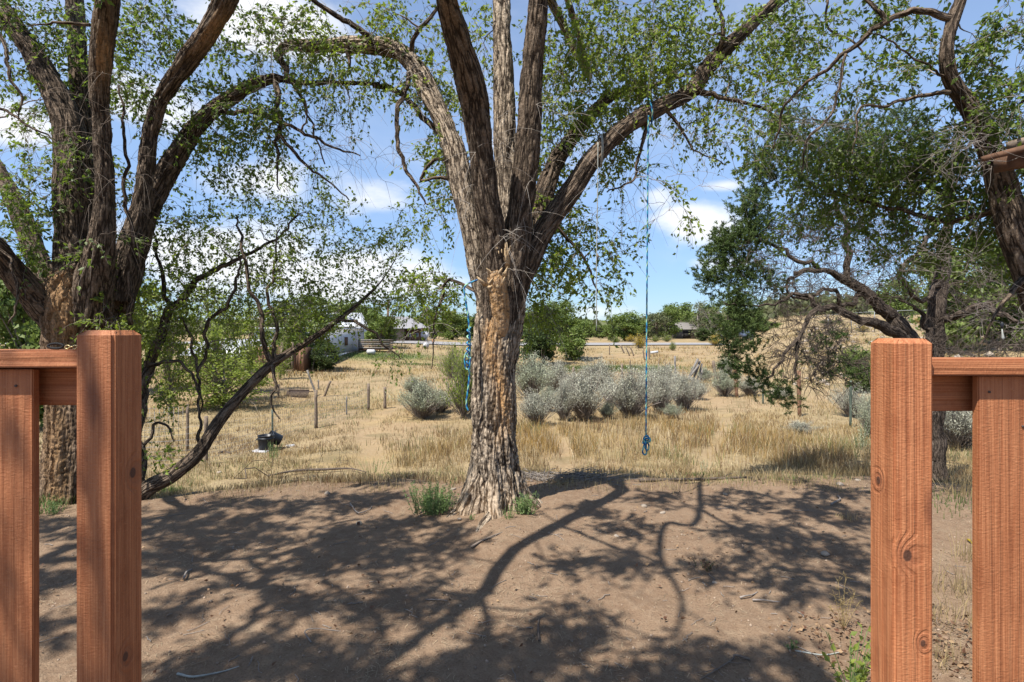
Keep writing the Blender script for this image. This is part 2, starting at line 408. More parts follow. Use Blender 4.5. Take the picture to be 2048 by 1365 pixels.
MAT = {
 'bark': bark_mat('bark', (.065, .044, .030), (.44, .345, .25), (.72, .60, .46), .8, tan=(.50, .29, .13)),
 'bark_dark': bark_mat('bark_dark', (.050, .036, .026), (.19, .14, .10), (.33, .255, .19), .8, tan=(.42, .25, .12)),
 'bark_pine': bark_mat('bark_pine', (.05, .038, .03), (.15, .115, .09), (.26, .21, .17), 1.4),
 'twig': flat_mat('twig', (.22, .175, .14), .85, .3, 20),
 'twig_pale': flat_mat('twig_pale', (.42, .37, .32), .8, .25, 20),
 'pale_wood': flat_mat('pale_wood', (.60, .43, .25), .85, .4, 45, bs=.6),
 'twig_grey': flat_mat('twig_grey', (.30, .26, .23), .85, .3, 20),
 'twig_dark': flat_mat('twig_dark', (.13, .10, .08), .85, .3, 20),
 'leaf': leaf_mat('leaf', (.070, .115, .018), (.27, .35, .055), (.50, .66, .07), .42),
 'leaf_deep': leaf_mat('leaf_deep', (.050, .092, .018), (.18, .245, .045), (.33, .48, .055), .40),
 'leaf_bright': leaf_mat('leaf_bright', (.17, .24, .04), (.36, .42, .09), (.50, .62, .10), .42),
 'needle': leaf_mat('needle', (.050, .085, .026), (.15, .205, .065), (.15, .22, .04), .15, .1),
 'far_green': leaf_mat('far_green', (.10, .15, .04), (.25, .31, .09), (.30, .42, .08), .3, .15),
 'far_olive': leaf_mat('far_olive', (.09, .11, .05), (.22, .235, .12), (.22, .26, .1), .2, .1),
 'far_dark': leaf_mat('far_dark', (.04, .065, .025), (.115, .15, .05), (.13, .2, .05), .2, .1),
 'sage': leaf_mat('sage', (.36, .36, .28), (.68, .67, .53), (.4, .42, .32), .15, .02),
 'sage_green': leaf_mat('sage_green', (.30, .33, .22), (.60, .63, .45), (.4, .46, .3), .15, .1),
 'weed': leaf_mat('weed', (.14, .22, .08), (.34, .46, .18), (.35, .5, .15), .3, .1),
 'yellow_bloom': leaf_mat('yellow_bloom', (.45, .33, .03), (.70, .52, .06), (.5, .4, .05), .2, .1),
}
def grass_mat():
    m, nt, b, o = base_mat('dry_grass')
    at = VM(nt, 'MULTIPLY', ATT(nt, 'col').outputs['Vector'], (.68, .64, .565)).outputs[0]; L(nt, at, b.inputs['Base Color'])
    b.inputs['Roughness'].default_value = .6; b.inputs['Specular IOR Level'].default_value = .2
    t = N(nt, 'ShaderNodeBsdfTranslucent'); L(nt, at, t.inputs[0])
    mx = N(nt, 'ShaderNodeMixShader'); mx.inputs[0].default_value = .3
    L(nt, b.outputs[0], mx.inputs[1]); L(nt, t.outputs[0], mx.inputs[2]); L(nt, mx.outputs[0], o.inputs[0])
    return m
MAT['grass'] = grass_mat()
def N2V(nt, v):
    c_ = N(nt, 'ShaderNodeCombineXYZ'); [L(nt, v, c_.inputs[i]) for i in range(3)]; return c_.outputs[0]
def wood_mat(name, axis='Z', tone=1.0, seed=0.0, knots=()):
    """red-brown stained rough sawn softwood, grain along the given axis"""
    m, nt, b, o = base_mat(name)
    tc = N(nt, 'ShaderNodeTexCoord')
    v0 = VM(nt, 'ADD', tc.outputs['Object'], (seed, seed*.7, seed*1.3)).outputs[0]
    st = {'Z': (1, 1, .05), 'X': (.05, 1, 1)}[axis]
    v = VM(nt, 'MULTIPLY', v0, st).outputs[0]
    dn = N(nt, 'ShaderNodeTexNoise', i_Scale=6.0, i_Detail=2.0); L(nt, v, dn.inputs['Vector'])
    w = VM(nt, 'ADD', v, VM(nt, 'MULTIPLY', dn.outputs['Color'], (.13, .13, .13)).outputs[0]).outputs[0]
    kacc = None; kcr = None
    for kx, ky, kz, kr in knots:
        dv = VM(nt, 'SUBTRACT', tc.outputs['Object'], (kx, ky, kz)); dl_ = VM(nt, 'LENGTH', VM(nt, 'MULTIPLY', dv.outputs[0], (1/kr, 1/kr, .75/kr)).outputs[0]).outputs['Value']
        near_ = SS(nt, dl_, 4.5, .4); core = SS(nt, dl_, 1.15, .8)
        w = VM(nt, 'ADD', w, VM(nt, 'MULTIPLY', N2V(nt, near_), (.03, .02, .03)).outputs[0]).outputs[0]
        kacc = core if kacc is None else M2(nt, 'MAXIMUM', kacc, core); kcr = near_ if kcr is None else M2(nt, 'MAXIMUM', kcr, near_)
    # growth rings as distance from an off-centre pith, wandering along the board
    rng_ = M2(nt, 'SINE', M2(nt, 'MULTIPLY', VM(nt, 'LENGTH', VM(nt, 'ADD', w, (.13, .05, 0.02)).outputs[0]).outputs['Value'], 260.0))
    ring = SS(nt, rng_, -.3, .9)
    fib = noise(nt, VM(nt, 'MULTIPLY', v0, {'Z': (1, 1, .012), 'X': (.012, 1, 1)}[axis]).outputs[0], 330, 4, .6)
    blot = noise(nt, v0, 7, 5, .6)
    rough = noise(nt, VM(nt, 'MULTIPLY', v0, {'Z': (.6, .6, 1.6), 'X': (1.6, .6, .6)}[axis]).outputs[0], 160, 4, .6)
    A = tuple(x*tone*.74 for x in (.40, .136, .053)); B = tuple(x*tone*.80 for x in (.56, .235, .105)); D = tuple(x*tone*.64 for x in (.25, .066, .022))
    c = MIX(nt, SS(nt, fib, .35, .7), A, B)
    c = MIX(nt, M2(nt, 'MULTIPLY', M2(nt, 'MULTIPLY', ring, SS(nt, blot, .35, .65)), .38), c, D)
    c = MIX(nt, M2(nt, 'MULTIPLY', SS(nt, blot, .5, .75), .4), c, D)
    c = MIX(nt, M2(nt, 'MULTIPLY', SS(nt, rough, .55, .75), .35), c, tuple(x*tone*.8 for x in (.62, .30, .14)))
    # knots
    vk = N(nt, 'ShaderNodeTexVoronoi', i_Scale=1.0)
    L(nt, VM(nt, 'MULTIPLY', v0, {'Z': (6, 6, 2.2), 'X': (2.2, 6, 6)}[axis]).outputs[0], vk.inputs['Vector'])
    kn = SS(nt, vk.outputs['Distance'], .17, .06)
    c = MIX(nt, M2(nt, 'MULTIPLY', kn, .75), c, tuple(x*tone for x in (.14, .05, .025)))
    if kacc is not None:
        c = MIX(nt, M2(nt, 'MULTIPLY', kcr, .45), c, tuple(x*tone for x in (.20, .07, .035)))
        c = MIX(nt, M2(nt, 'MULTIPLY', kacc, .85), c, (.05, .025, .018))
    crk = noise(nt, VM(nt, 'MULTIPLY', v0, {'Z': (9, 9, 90), 'X': (90, 9, 9)}[axis]).outputs[0], 1.0, 5, .6)
    chk = M2(nt, 'MULTIPLY', SS(nt, M2(nt, 'ABSOLUTE', M2(nt, 'SUBTRACT', crk, .5)), .006, .0), SS(nt, blot, .58, .66))
    c = MIX(nt, M2(nt, 'MULTIPLY', chk, .8), c, (.06, .03, .02))
    L(nt, c, b.inputs['Base Color'])
    hgt = M2(nt, 'ADD', M2(nt, 'MULTIPLY', fib, .5), M2(nt, 'ADD', M2(nt, 'MULTIPLY', ring, -.35), M2(nt, 'MULTIPLY', rough, .5)))
    bump(nt, b, hgt, .7, .005)
    b.inputs['Roughness'].default_value = .62; b.inputs['Specular IOR Level'].default_value = .3
    return m
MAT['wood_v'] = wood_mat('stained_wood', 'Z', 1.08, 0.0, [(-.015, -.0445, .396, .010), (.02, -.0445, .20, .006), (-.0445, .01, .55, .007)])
MAT['wood_v2'] = wood_mat('stained_wood_board', 'Z', .92, 3.1)
MAT['wood_h'] = wood_mat('stained_wood_rail', 'X', .98, 5.0)
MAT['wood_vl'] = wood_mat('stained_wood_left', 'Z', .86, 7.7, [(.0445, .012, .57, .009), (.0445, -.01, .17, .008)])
MAT['weathered'] = flat_mat('weathered_wood', (.23, .175, .13), .9, .35, 30, bs=.5)
MAT['weathered_red'] = flat_mat('weathered_red_wood', (.27, .15, .09), .9, .35, 25, bs=.5)
MAT['greywood'] = flat_mat('grey_wood', (.24, .22, .20), .9, .3, 30, bs=.4)
MAT['steel_green'] = flat_mat('painted_steel', (.10, .13, .10), .6, .2, 30)
MAT['galv'] = flat_mat('galvanised_wire', (.30, .31, .32), .6, .1, 20, metal=.4)
MAT['stone'] = flat_mat('stone', (.42, .35, .28), .9, .25, 18, bs=.5)
MAT['black_plastic'] = flat_mat('black_plastic', (.022, .025, .032), .42, .3, 9)
MAT['white_board'] = flat_mat('white_board', (.62, .62, .63), .7, .12, 9)
MAT['white_paint'] = flat_mat('white_paint', (.74, .75, .79), .55, .06, 3)
MAT['white_roof'] = flat_mat('white_roof_metal', (.80, .82, .86), .4, .05, 3)
MAT['skirt'] = flat_mat('pale_skirting', (.56, .60, .72), .6, .1, 4)
MAT['stucco'] = flat_mat('tan_brick', (.42, .30, .23), .85, .08, 5)
MAT['shingle'] = flat_mat('grey_shingle', (.34, .33, .34), .9, .12, 5)
MAT['tin'] = flat_mat('old_tin_roof', (.58, .60, .63), .5, .25, 2.5, metal=.2)
MAT['brown_wood'] = flat_mat('brown_wood', (.16, .085, .05), .9, .3, 12)
MAT['dark'] = flat_mat('painted_opening_shade', (.03, .028, .026), .9, .1, 5)  # near-black colour stands in for the shade inside open doorways
MAT['glass'] = flat_mat('window_glass', (.05, .07, .09), .1, .1, 3, spec=.6)
MAT['blue_paint'] = flat_mat('blue_paint', (.16, .22, .36), .4, .1, 3)
MAT['red_paint'] = flat_mat('red_paint', (.30, .06, .05), .35, .1, 3)
MAT['rubber'] = flat_mat('rubber', (.02, .02, .02), .7, .1, 3)
MAT['orange'] = flat_mat('orange_plastic', (.80, .22, .06), .5, .05, 3)
MAT['asphalt'] = flat_mat('road', (.33, .315, .31), .9, .08, 2)
MAT['rust'] = flat_mat('rusty_metal', (.10, .07, .06), .8, .3, 20)
MAT['husk'] = flat_mat('pale_husk', (.55, .45, .33), .8, .2, 60)
MAT['brass'] = flat_mat('brass_chain', (.62, .50, .25), .35, .1, 60, metal=.6)
def rope_mat():
    m, nt, b, o = base_mat('blue_rope')
    at = ATT(nt, 'barkco'); sx = N(nt, 'ShaderNodeSeparateXYZ'); L(nt, at.outputs['Vector'], sx.inputs[0])
    ang = M2(nt, 'ARCTAN2', sx.outputs[1], sx.outputs[0])
    w1 = M2(nt, 'SINE', M2(nt, 'ADD', M2(nt, 'MULTIPLY', sx.outputs[2], 95.0), ang))
    w2 = M2(nt, 'SINE', M2(nt, 'ADD', M2(nt, 'MULTIPLY', sx.outputs[2], 47.0), M2(nt, 'MULTIPLY', ang, -1.0)))
    c = MIX(nt, SS(nt, w1, -.2, .3), (.010, .06, .19), (.03, .23, .36))
    c = MIX(nt, SS(nt, w2, .72, .9), c, (.33, .52, .30))
    L(nt, c, b.inputs['Base Color']); bump(nt, b, w1, .5, .002); b.inputs['Roughness'].default_value = .55
    return m
MAT['rope'] = rope_mat()
MAT['cord'] = flat_mat('pale_cord', (.45, .47, .43), .8, .15, 40)

# ------------------------------------------------------------------ leaves
def leaves_mesh(name, pos, dirs, size, wid=.5, tint=None, fold=.25, rng=RNG, quad=True):
    """folded ovate leaves, 6 verts and 4 triangles each"""
    n = len(pos); d = dirs/(np.linalg.norm(dirs, axis=1)[:, None]+1e-9)
    a = rng.normal(size=(n, 3)); s = np.cross(d, a); s /= np.linalg.norm(s, axis=1)[:, None]+1e-9
    up = np.cross(s, d); sz = np.broadcast_to(size, (n,))[:, None]
    tip = pos+d*sz - up*sz*.10
    m1 = pos+d*sz*.36; w = sz*wid*.5
    l1 = m1+s*w+up*w*fold; r1 = m1-s*w+up*w*fold
    V = np.stack([pos, l1, tip, r1], 1).reshape(-1, 3)
    i = np.arange(n)[:, None]*4
    t = np.concatenate([i+np.array([0, 2, 1]), i+np.array([0, 3, 2])])
    tint = rng.random(n) if tint is None else tint
    return npmesh(name, V, [t], {'tint': np.repeat(tint, 4)})

class Tree:
    def __init__(s, ws=1.0): s.ws = ws; s.limbs = []; s.nodes = []; s.nr = []; s.tw = []; s.lp = []; s.ld = []; s.ls = []; s.lt = []
    def limb(s, pts, seg=8, node=True, wig=0.0):
        """pts rows (px,py,Y,width_px)"""
        A = np.array([[*P(a, b, Y), w/2/F*Y*s.ws*math.cos(math.atan(min(1.1, abs(a-1024)/F)))**.9] for a, b, Y, w in pts]); return s.limb3(A, seg, node, wig)
    def limb3(s, A, seg=8, node=True, wig=0.0):
        B = crom(A, seg)
        if wig:
            n = len(B); ln = np.concatenate([[0], np.cumsum(np.linalg.norm(np.diff(B[:, :3], axis=0), axis=1))]); q = np.stack([ln*7+RNG.random()*99, np.zeros(n), np.zeros(n)], 1)
            w_ = np.stack([vnoise(q*1.0, 3), vnoise(q*1.0+50, 4), vnoise(q*1.0+90, 5)], 1)+.4*np.stack([vnoise(q*3, 6), vnoise(q*3+50, 7), vnoise(q*3+90, 8)], 1)
            B[:, :3] += w_*wig*np.minimum(1, ln/.15)[:, None]; B[:, 3] = np.maximum(B[:, 3], .003)
        s.limbs.append(B)
        if node: s.nodes.append(B[:, :3]); s.nr.append(B[:, 3])
        return B
    def grow(s, targets, r0=.009, arch=.12, n=7, wig=.06, minr=.0022, maxr=.5, save='tw'):
        N_ = np.concatenate(s.nodes); NR = np.concatenate(s.nr)
        buf = np.zeros((len(N_)+len(targets)*n, 3)); br = np.zeros(len(buf)); k = len(N_)
        buf[:k] = N_; br[:k] = NR
        T = np.asarray(targets); d0 = np.array([np.min(np.sum((N_-t)**2, 1)) for t in T]); ends = []
        for t in T[np.argsort(d0)]:
            dd = np.sum((buf[:k]-t)**2, 1)+.06*np.maximum(0, buf[:k, 2]-t[2])**2*0
            j = int(np.argmin(dd)); a = buf[j]; ln = math.sqrt(dd[j])+1e-6
            m = (a+t)/2+np.array([0, 0, arch*ln])+RNG.normal(size=3)*ln*wig*1.6
            u = np.linspace(0, 1, n)[:, None]
            C = (1-u)**2*a+2*u*(1-u)*m+u*u*t
            C[1:-1] += RNG.normal(size=(n-2, 3))*ln*wig*.22
            ra = min(br[j]*.65, r0*(.6+.8*ln), maxr); ra = max(ra, minr)
            r = ra*(1-u[:, 0]*.7)
            s.tw.append((C, np.maximum(r, minr*.7), 4 if ra > .006 else 3))
            buf[k:k+n] = C; br[k:k+n] = r; k += n; ends.append((t, C[-1]-C[-3]))
        s.nodes = [buf[:k]]; s.nr = [br[:k]]
        return ends
    def sprays(s, ends, length=.38, nleaf=12, size=.04, droop=.35, spread=.7, rt=.0026, branch=2, side=.022):
        for t, d in ends:
            dn = d/(np.linalg.norm(d)+1e-9)
            for b_ in range(branch):
                dr = dn+RNG.normal(size=3)*spread; dr /= np.linalg.norm(dr)
                L_ = length*RNG.uniform(.5, 1.25); n = 6
                u = np.linspace(0, 1, n)[:, None]
                C = t+dr*L_*u+np.array([0, 0, -droop*L_])*u**2+RNG.normal(size=(n, 3))*L_*.02*u
                s.tw.append((C, rt*(1-.6*u[:, 0]), 3))
                k = max(3, int(nleaf*RNG.uniform(.6, 1.3)))
                uu = RNG.uniform(.12, 1, k)*(n-1); i = np.minimum(uu.astype(int), n-2); f = (uu-i)[:, None]
                p = C[i]*(1-f)+C[i+1]*f; tg = C[i+1]-C[i]; tg /= np.linalg.norm(tg, axis=1)[:, None]+1e-9
                ld = tg*.6+RNG.normal(size=(k, 3))*.65+np.array([0, 0, -.25])
                off = RNG.normal(size=(k, 3))*side
                s.lp.append(p+off*.5); s.ld.append(ld); s.ls.append(size*RNG.uniform(.65, 1.25, k)); 
                s.lt.append(np.clip(RNG.normal(.45, .25, k)+RNG.normal()*.12, 0, 1))
    def twig_mb(s):
        mb = MB()
        for C, r, n in s.tw: mb.tube(C, r, n, cap=False, at=False)
        return mb
    def leaf_mesh(s, name, wid=.55):
        return leaves_mesh(name, np.concatenate(s.lp), np.concatenate(s.ld), np.concatenate(s.ls), wid, np.concatenate(s.lt))
def blob_pts(blobs):
    out = []
    for (px, py, Y, rx, ry, n) in blobs:
        c = P(px, py, Y); sx, sz = rx/F*Y, ry/F*Y
        q = RNG.normal(size=(n, 3)); q /= np.linalg.norm(q, axis=1)[:, None]; q *= RNG.random(n)[:, None]**.4
        out.append(c+q*np.array([sx, min(sx, sz)*1.0+.15, sz]))
    return np.concatenate(out)
def bark_limb(B, nr, seg_len, amp, seed, flare=0.0, tanf=None, fscale=1.0, lump=.05):
    """dense limb with furrowed bark displaced in the mesh. B rows x,y,z,r"""
    ln = np.concatenate([[0], np.cumsum(np.linalg.norm(np.diff(B[:, :3], axis=0), axis=1))])
    m = max(4, int(ln[-1]/seg_len)); t = np.linspace(0, ln[-1], m)
    Q = np.stack([np.interp(t, ln, B[:, k]) for k in range(4)], 1)
    V, q, tt, bc = tube_arrays(Q[:, :3], Q[:, 3], nr, True)
    k = m*nr; ctr = np.repeat(Q[:, :3], nr, 0); rad = V[:k]-ctr; rr = np.repeat(Q[:, 3], nr); rn = rad/rr[:, None]
    co = bc[:k].copy(); co[:, 2] *= .18
    wp = co+.04*np.stack([vnoise(co*9, seed+5), vnoise(co*9+31, seed+6), vnoise(co*9+77, seed+7)*.5], 1)
    f = 1-np.clip(np.abs(vnoise(wp*15*fscale, seed))*2.6, 0, 1)
    f2 = 1-np.clip(np.abs(vnoise(wp*[36, 36, 30]*fscale+9, seed+1))*2.4, 0, 1)
    disp = -amp*(f**1.3)-amp*.3*f2+amp*.3*vnoise(bc[:k]*55, seed+9)+lump*rr*fbm(bc[:k]*np.array([3.2, 3.2, 2.0]), 2, seed+3)
    if flare:
        th = np.arctan2(rn[:, 1], rn[:, 0]); h = V[:k, 2]-B[0, 2]
        disp = disp+rr*flare*np.exp(-np.maximum(h-.12, 0)/.20)*(.55+.45*np.cos(5*th+1.2)+.25*np.cos(8*th))
    V[:k] = V[:k]+rn*disp[:, None]
    tan = np.zeros(len(V))
    if tanf is not None: tan[:k] = tanf(V[:k], rn)
    mb = MB(); mb.add(V, q, tt, barkco=bc, tan=tan)
    return mb

# ------------------------------------------------------------------ sun-cast geometry: where something must be to shade a ground spot
def shade_src(px, py, h):
    g = GA(px, py); k = (h-g[2])/se
    return np.array([g[0]-SUNV[0]*k, g[1]-SUNV[1]*k, h])

# ================================================================== centre elm
ce_t = Tree(.93)
trunk_c = ce_t.limb([(990, 1045, 5.40, 118), (990, 1000, 5.40, 116), (989, 940, 5.40, 104), (987, 860, 5.40, 98), (988, 780, 5.40, 98), (992, 700, 5.40, 102),
                     (998, 640, 5.42, 106), (1003, 585, 5.44, 104), (1008, 530, 5.46, 88), (1010, 480, 5.5, 60)], 10, node=False)
limbs_c = [
 ([(1000, 720, 5.42, 36), (975, 620, 5.42, 46), (958, 540, 5.42, 50), (943, 470, 5.45, 48), (924, 380, 5.5, 48), (905, 290, 5.6, 48), (868, 205, 5.75, 46), (826, 130, 5.9, 44), (780, 97, 6.0, 42), (700, 90, 6.1, 36), (620, 92, 6.2, 32), (572, 90, 6.25, 26)], 64),
 ([(985, 660, 5.32, 50), (990, 560, 5.26, 62), (988, 480, 5.2, 64), (973, 400, 5.1, 60), (962, 300, 5.0, 57), (948, 200, 4.85, 60), (924, 105, 4.6, 57), (900, 20, 4.35, 52), (880, -60, 4.1, 48)], 72),
 ([(1010, 570, 5.5, 70), (1012, 480, 5.6, 62), (1013, 400, 5.65, 54), (1010, 300, 5.7, 50), (1008, 200, 5.75, 45), (1005, 100, 5.8, 40), (1003, 0, 5.85, 37), (1000, -120, 5.9, 32), (990, -300, 6.0, 22)], 64),
 ([(1005, 700, 5.36, 44), (1022, 570, 5.3, 62), (1036, 460, 5.25, 62), (1050, 350, 5.2, 58), (1060, 240, 5.15, 54), (1064, 140, 5.1, 50), (1073, 50, 5.05, 44), (1080, -40, 5.0, 40), (1095, -160, 4.9, 34), (1130, -330, 4.8, 24)], 72),
 ([(1000, 740, 5.42, 36), (1030, 600, 5.42, 50), (1077, 480, 5.42, 48), (1130, 400, 5.45, 47), (1188, 315, 5.5, 42), (1255, 252, 5.55, 40), (1325, 212, 5.6, 38), (1382, 182, 5.65, 38), (1420, 130, 5.7, 37), (1480, 70, 5.7, 34), (1545, 12, 5.75, 30), (1620, -50, 5.8, 26), (1720, -150, 5.8, 18)], 64),
 ([(1022, 650, 5.6, 40), (1064, 480, 5.75, 40), (1100, 350, 5.9, 40), (1140, 280, 6.0, 34), (1200, 210, 6.1, 26), (1240, 185, 6.15, 20), (1300, 172, 6.2, 14), (1370, 150, 6.3, 8)], 48),
]
LC = [(ce_t.limb(p), n) for p, n in limbs_c]
# limb that leans out over the yard towards the house (above the frame) and its side limbs
tip2 = LC[1][0][-1]
over = [list(tip2)]
for px, py, h, r in [(1085, 1068, 4.6, .060), (1020, 1110, 4.8, .056), (965, 1188, 5.0, .054), (890, 1245, 5.2, .046), (720, 1365, 5.4, .036), (560, 1480, 5.6, .024)]:
    over.append([*shade_src(px, py, h), r])
LC.append((ce_t.limb3(np.array(over)), 32))
NET = [([(962, 1195), (985, 1260), (990, 1330), (1010, 1400)], 5.0, .026), ([(955, 1215), (1060, 1222), (1150, 1220), (1260, 1255), (1330, 1290)], 5.0, .018), ([(1110, 1052), (1190, 1082), (1260, 1110), (1328, 1132)], 4.8, .017),
       ([(1000, 1140), (940, 1110), (900, 1120), (820, 1180)], 4.8, .014), ([(890, 1245), (850, 1290), (800, 1310), (720, 1300)], 5.2, .02), ([(1075, 1085), (1080, 1140), (1060, 1210)], 4.7, .009), ([(1150, 1230), (1190, 1290), (1180, 1340)], 5.0, .010),
       ([(1328, 1132), (1290, 1180), (1240, 1200)], 5.2, .009), ([(1440, 1040), (1500, 1100), (1560, 1180), (1600, 1200)], 5.2, .012), ([(1240, 1110), (1300, 1075), (1340, 1060)], 5.0, .008), ([(1362, 1195), (1420, 1250), (1480, 1280)], 5.4, .009)]
for pl, h, r_ in NET:
    n = len(pl); LC.append((ce_t.limb3(np.array([[*shade_src(a, b, h), r_*(1-.6*i/(n-1))] for i, (a, b) in enumerate(pl)]), wig=.04), 10))
r0_ = LC[3][0][-17]
arc = [[*r0_[:3], .05]]+[[*shade_src(a, b, h), r] for a, b, h, r in [(1405, 950, 5.2, .036), (1400, 1018, 5.3, .033), (1330, 1050, 5.4, .03), (1322, 1120, 5.5, .028), (1362, 1195, 5.6, .022), (1350, 1290, 5.7, .015)]]
LC.append((ce_t.limb3(np.array(arc)), 14))
LC.append((ce_t.limb3(np.array([[*shade_src(1325, 1128, 5.5), .022]]+[[*shade_src(a, b, 5.5), r] for a, b, r in [(1230, 1095, .02), (1130, 1055, .014), (1060, 1010, .009)]])), 12))
LC.append((ce_t.limb3(np.array([[*shade_src(1400, 1020, 5.3), .025]]+[[*shade_src(a, b, 5.3), r] for a, b, r in [(1480, 1060, .02), (1560, 1120, .016), (1650, 1160, .010)]])), 12))
small_c = [
 [(822, 135, 5.9, 13), (806, 185, 5.8, 11), (795, 250, 5.7, 10), (802, 310, 5.65, 9), (826, 362, 5.6, 7), (855, 412, 5.6, 3)],
 [(765, 100, 6.0, 16), (720, 60, 5.9, 13), (660, 22, 5.8, 11), (600, -25, 5.7, 8)],
 [(822, 110, 5.9, 12), (838, 65, 5.8, 9), (880, 10, 5.8, 7), (900, -40, 5.8, 5)],
 [(572, 90, 6.25, 26), (560, 108, 6.25, 20), (570, 140, 6.2, 13), (590, 170, 6.1, 8), (620, 240, 6.0, 5), (650, 330, 5.9, 3)],
 [(1388, 182, 5.65, 18), (1430, 190, 5.6, 11), (1480, 205, 5.6, 9), (1540, 225, 5.6, 6), (1590, 290, 5.6, 3)],
 [(1428, 118, 5.7, 16), (1445, 80, 5.6, 12), (1446, 40, 5.6, 10), (1425, -5, 5.6, 8)],
 [(920, 355, 5.5, 14), (880, 357, 5.5, 8), (845, 358, 5.5, 7), (870, 322, 5.5, 8), (905, 328, 5.5, 5)],
 [(1090, 430, 5.8, 12), (1130, 470, 5.9, 8), (1170, 520, 6.0, 6), (1200, 590, 6.0, 3)],
 [(1000, 600, 5.6, 9), (930, 572, 5.8, 7), (892, 566, 5.9, 6), (878, 610, 6.0, 6), (870, 660, 6.0, 4), (862, 735, 6.0, 2)],
 [(700, 88, 6.1, 12), (696, 120, 6.05, 9), (700, 150, 6.0, 5)],
 [(1296, 235, 5.6, 12), (1280, 300, 5.6, 7), (1262, 360, 5.6, 5), (1215, 390, 5.6, 3)],
 [(1330, 215, 5.6, 10), (1370, 270, 5.6, 6), (1390, 300, 5.6, 4), (1450, 330, 5.6, 2)],
 [(905, 290, 5.6, 10), (860, 250, 5.9, 12), (800, 185, 6.2, 12), (750, 168, 6.3, 12)],
]
SC = [ce_t.limb(p, wig=.022) for p in small_c]
elm_c = thing('elm_tree', 'large elm in the middle of the yard whose split trunk carries the blue ropes', 'tree', tuple(GY(990, 5.4)))
def under(o, root): o.parent = root; o.matrix_parent_inverse = Matrix.Translation(-Vector(root.location)); return o
def tan_c(V, rn):
    px = 1024+F*V[:, 0]/V[:, 1]; py = HZ-F*(V[:, 2]-CZ)/V[:, 1]
    a = np.exp(-((px-(992+.05*(py-700)+10*np.sin(py/40)))/15)**2)*sst(py, 520, 570)*sst(py, 930, 800)*(rn[:, 1] < .2)
    b = sst(py, 930, 1040)*.35
    return np.clip(a*1.0+b*(.55), 0, 1)
B = trunk_c.copy()
under(bark_limb(B, 240, .011, .030, 3, flare=.85, tanf=tan_c).build('trunk', MAT['bark'], None, True), elm_c)
for i, (Bl, nr) in enumerate(LC):
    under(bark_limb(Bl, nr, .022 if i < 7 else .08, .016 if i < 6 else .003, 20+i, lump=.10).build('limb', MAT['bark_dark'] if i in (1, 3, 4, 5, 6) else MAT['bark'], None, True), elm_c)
# splintered stub and broken crown on the trunk front
mb = MB()
for k in range(16):
    a = RNG.uniform(-1, 1)
    p0 = P(990+a*20, 560+RNG.uniform(-6, 26), 5.12); p1 = p0+np.array([RNG.normal()*.03, -.02-RNG.random()*.05, RNG.uniform(.02, .10)])
    mb.tube([p0, (p0+p1)/2+RNG.normal(size=3)*.008, p1], [.022, .016, .004], 5)
for k in range(9):
    p0 = P(1012+RNG.uniform(-9, 9), 535, 5.18); p1 = P(1000+RNG.uniform(-10, 22), 488+RNG.uniform(-6, 16), 5.1)
    mb.tube([p0, (p0+p1)/2, p1], [.02, .013, .003], 5)
mb.a['tan'] = [np.full(mb.n, .9)]
under(mb.build('splintered_stub', MAT['pale_wood'], None, False), elm_c)['kind'] = 'stuff'
Bs = crom(np.array([[*P(1004, 700, 5.27), .03], [*P(1002, 650, 5.23), .048], [*P(999, 600, 5.20), .060], [*P(993, 562, 5.14), .064], [*P(988, 545, 5.10), .040]]), 8)
under(bark_limb(Bs, 60, .008, .012, 77, tanf=lambda V, r: np.full(len(V), .85), lump=.6).build('broken_knob', MAT['bark'], None, True), elm_c)
for S in SC:
    mb = MB(); mb.tube(S[:, :3], S[:, 3], 8); mb.a['tan'] = [np.zeros(mb.n)]; under(mb.build('branch', MAT['bark_dark'], None, True), elm_c)
blobs_c = [(620, 60, 6.1, 90, 50, 26), (720, 150, 6.2, 150, 60, 42), (800, 60, 6.0, 90, 60, 26), (880, 200, 6.0, 60, 90, 30), (900, 330, 5.9, 50, 60, 26), (960, 80, 6.1, 40, 70, 14),
 (1100, 150, 5.8, 36, 130, 34), (1230, 110, 5.9, 150, 100, 100), (1180, 250, 5.9, 90, 60, 50), (1300, 170, 5.9, 80, 70, 44), (1350, 60, 5.8, 100, 60, 44),
 (1460, 130, 5.9, 90, 90, 34), (1420, 255, 5.7, 70, 50, 16), (1530, 180, 5.8, 70, 80, 22), (1130, 460, 6.2, 60, 60, 32), (1110, 545, 6.0, 66, 46, 34), (1195, 575, 6.0, 34, 34, 9), (1240, 330, 5.8, 60, 40, 13),
 (865, 585, 6.0, 44, 60, 30), (1100, 330, 6.1, 50, 60, 26), (1040, 400, 6.0, 50, 90, 16), (1060, 620, 6.2, 50, 26, 16), (870, 430, 6.3, 50, 60, 9), (1330, 420, 5.7, 60, 90, 5), (1200, 490, 5.9, 70, 40, 12),
 (1150, 40, 5.6, 80, 60, 22), (1560, 50, 5.9, 70, 60, 26),
 (1250, -160, 5.8, 300, 120, 70), (800, -150, 6, 250, 110, 50), (1050, -400, 6, 380, 160, 70)]
t2 = blob_pts(blobs_c)
e1 = ce_t.grow(blob_pts([(a, b, c, d*.8, e_*.8, max(1, n//5)) for a, b, c, d, e_, n in blobs_c]), r0=.013, arch=.10, wig=.09)
e2 = ce_t.grow(t2, r0=.006, arch=.08, wig=.10)
ce_t.sprays(e1+e2, length=.34, nleaf=11, size=.050, droop=.45, branch=3, spread=.75)
n_live = len(ce_t.tw)
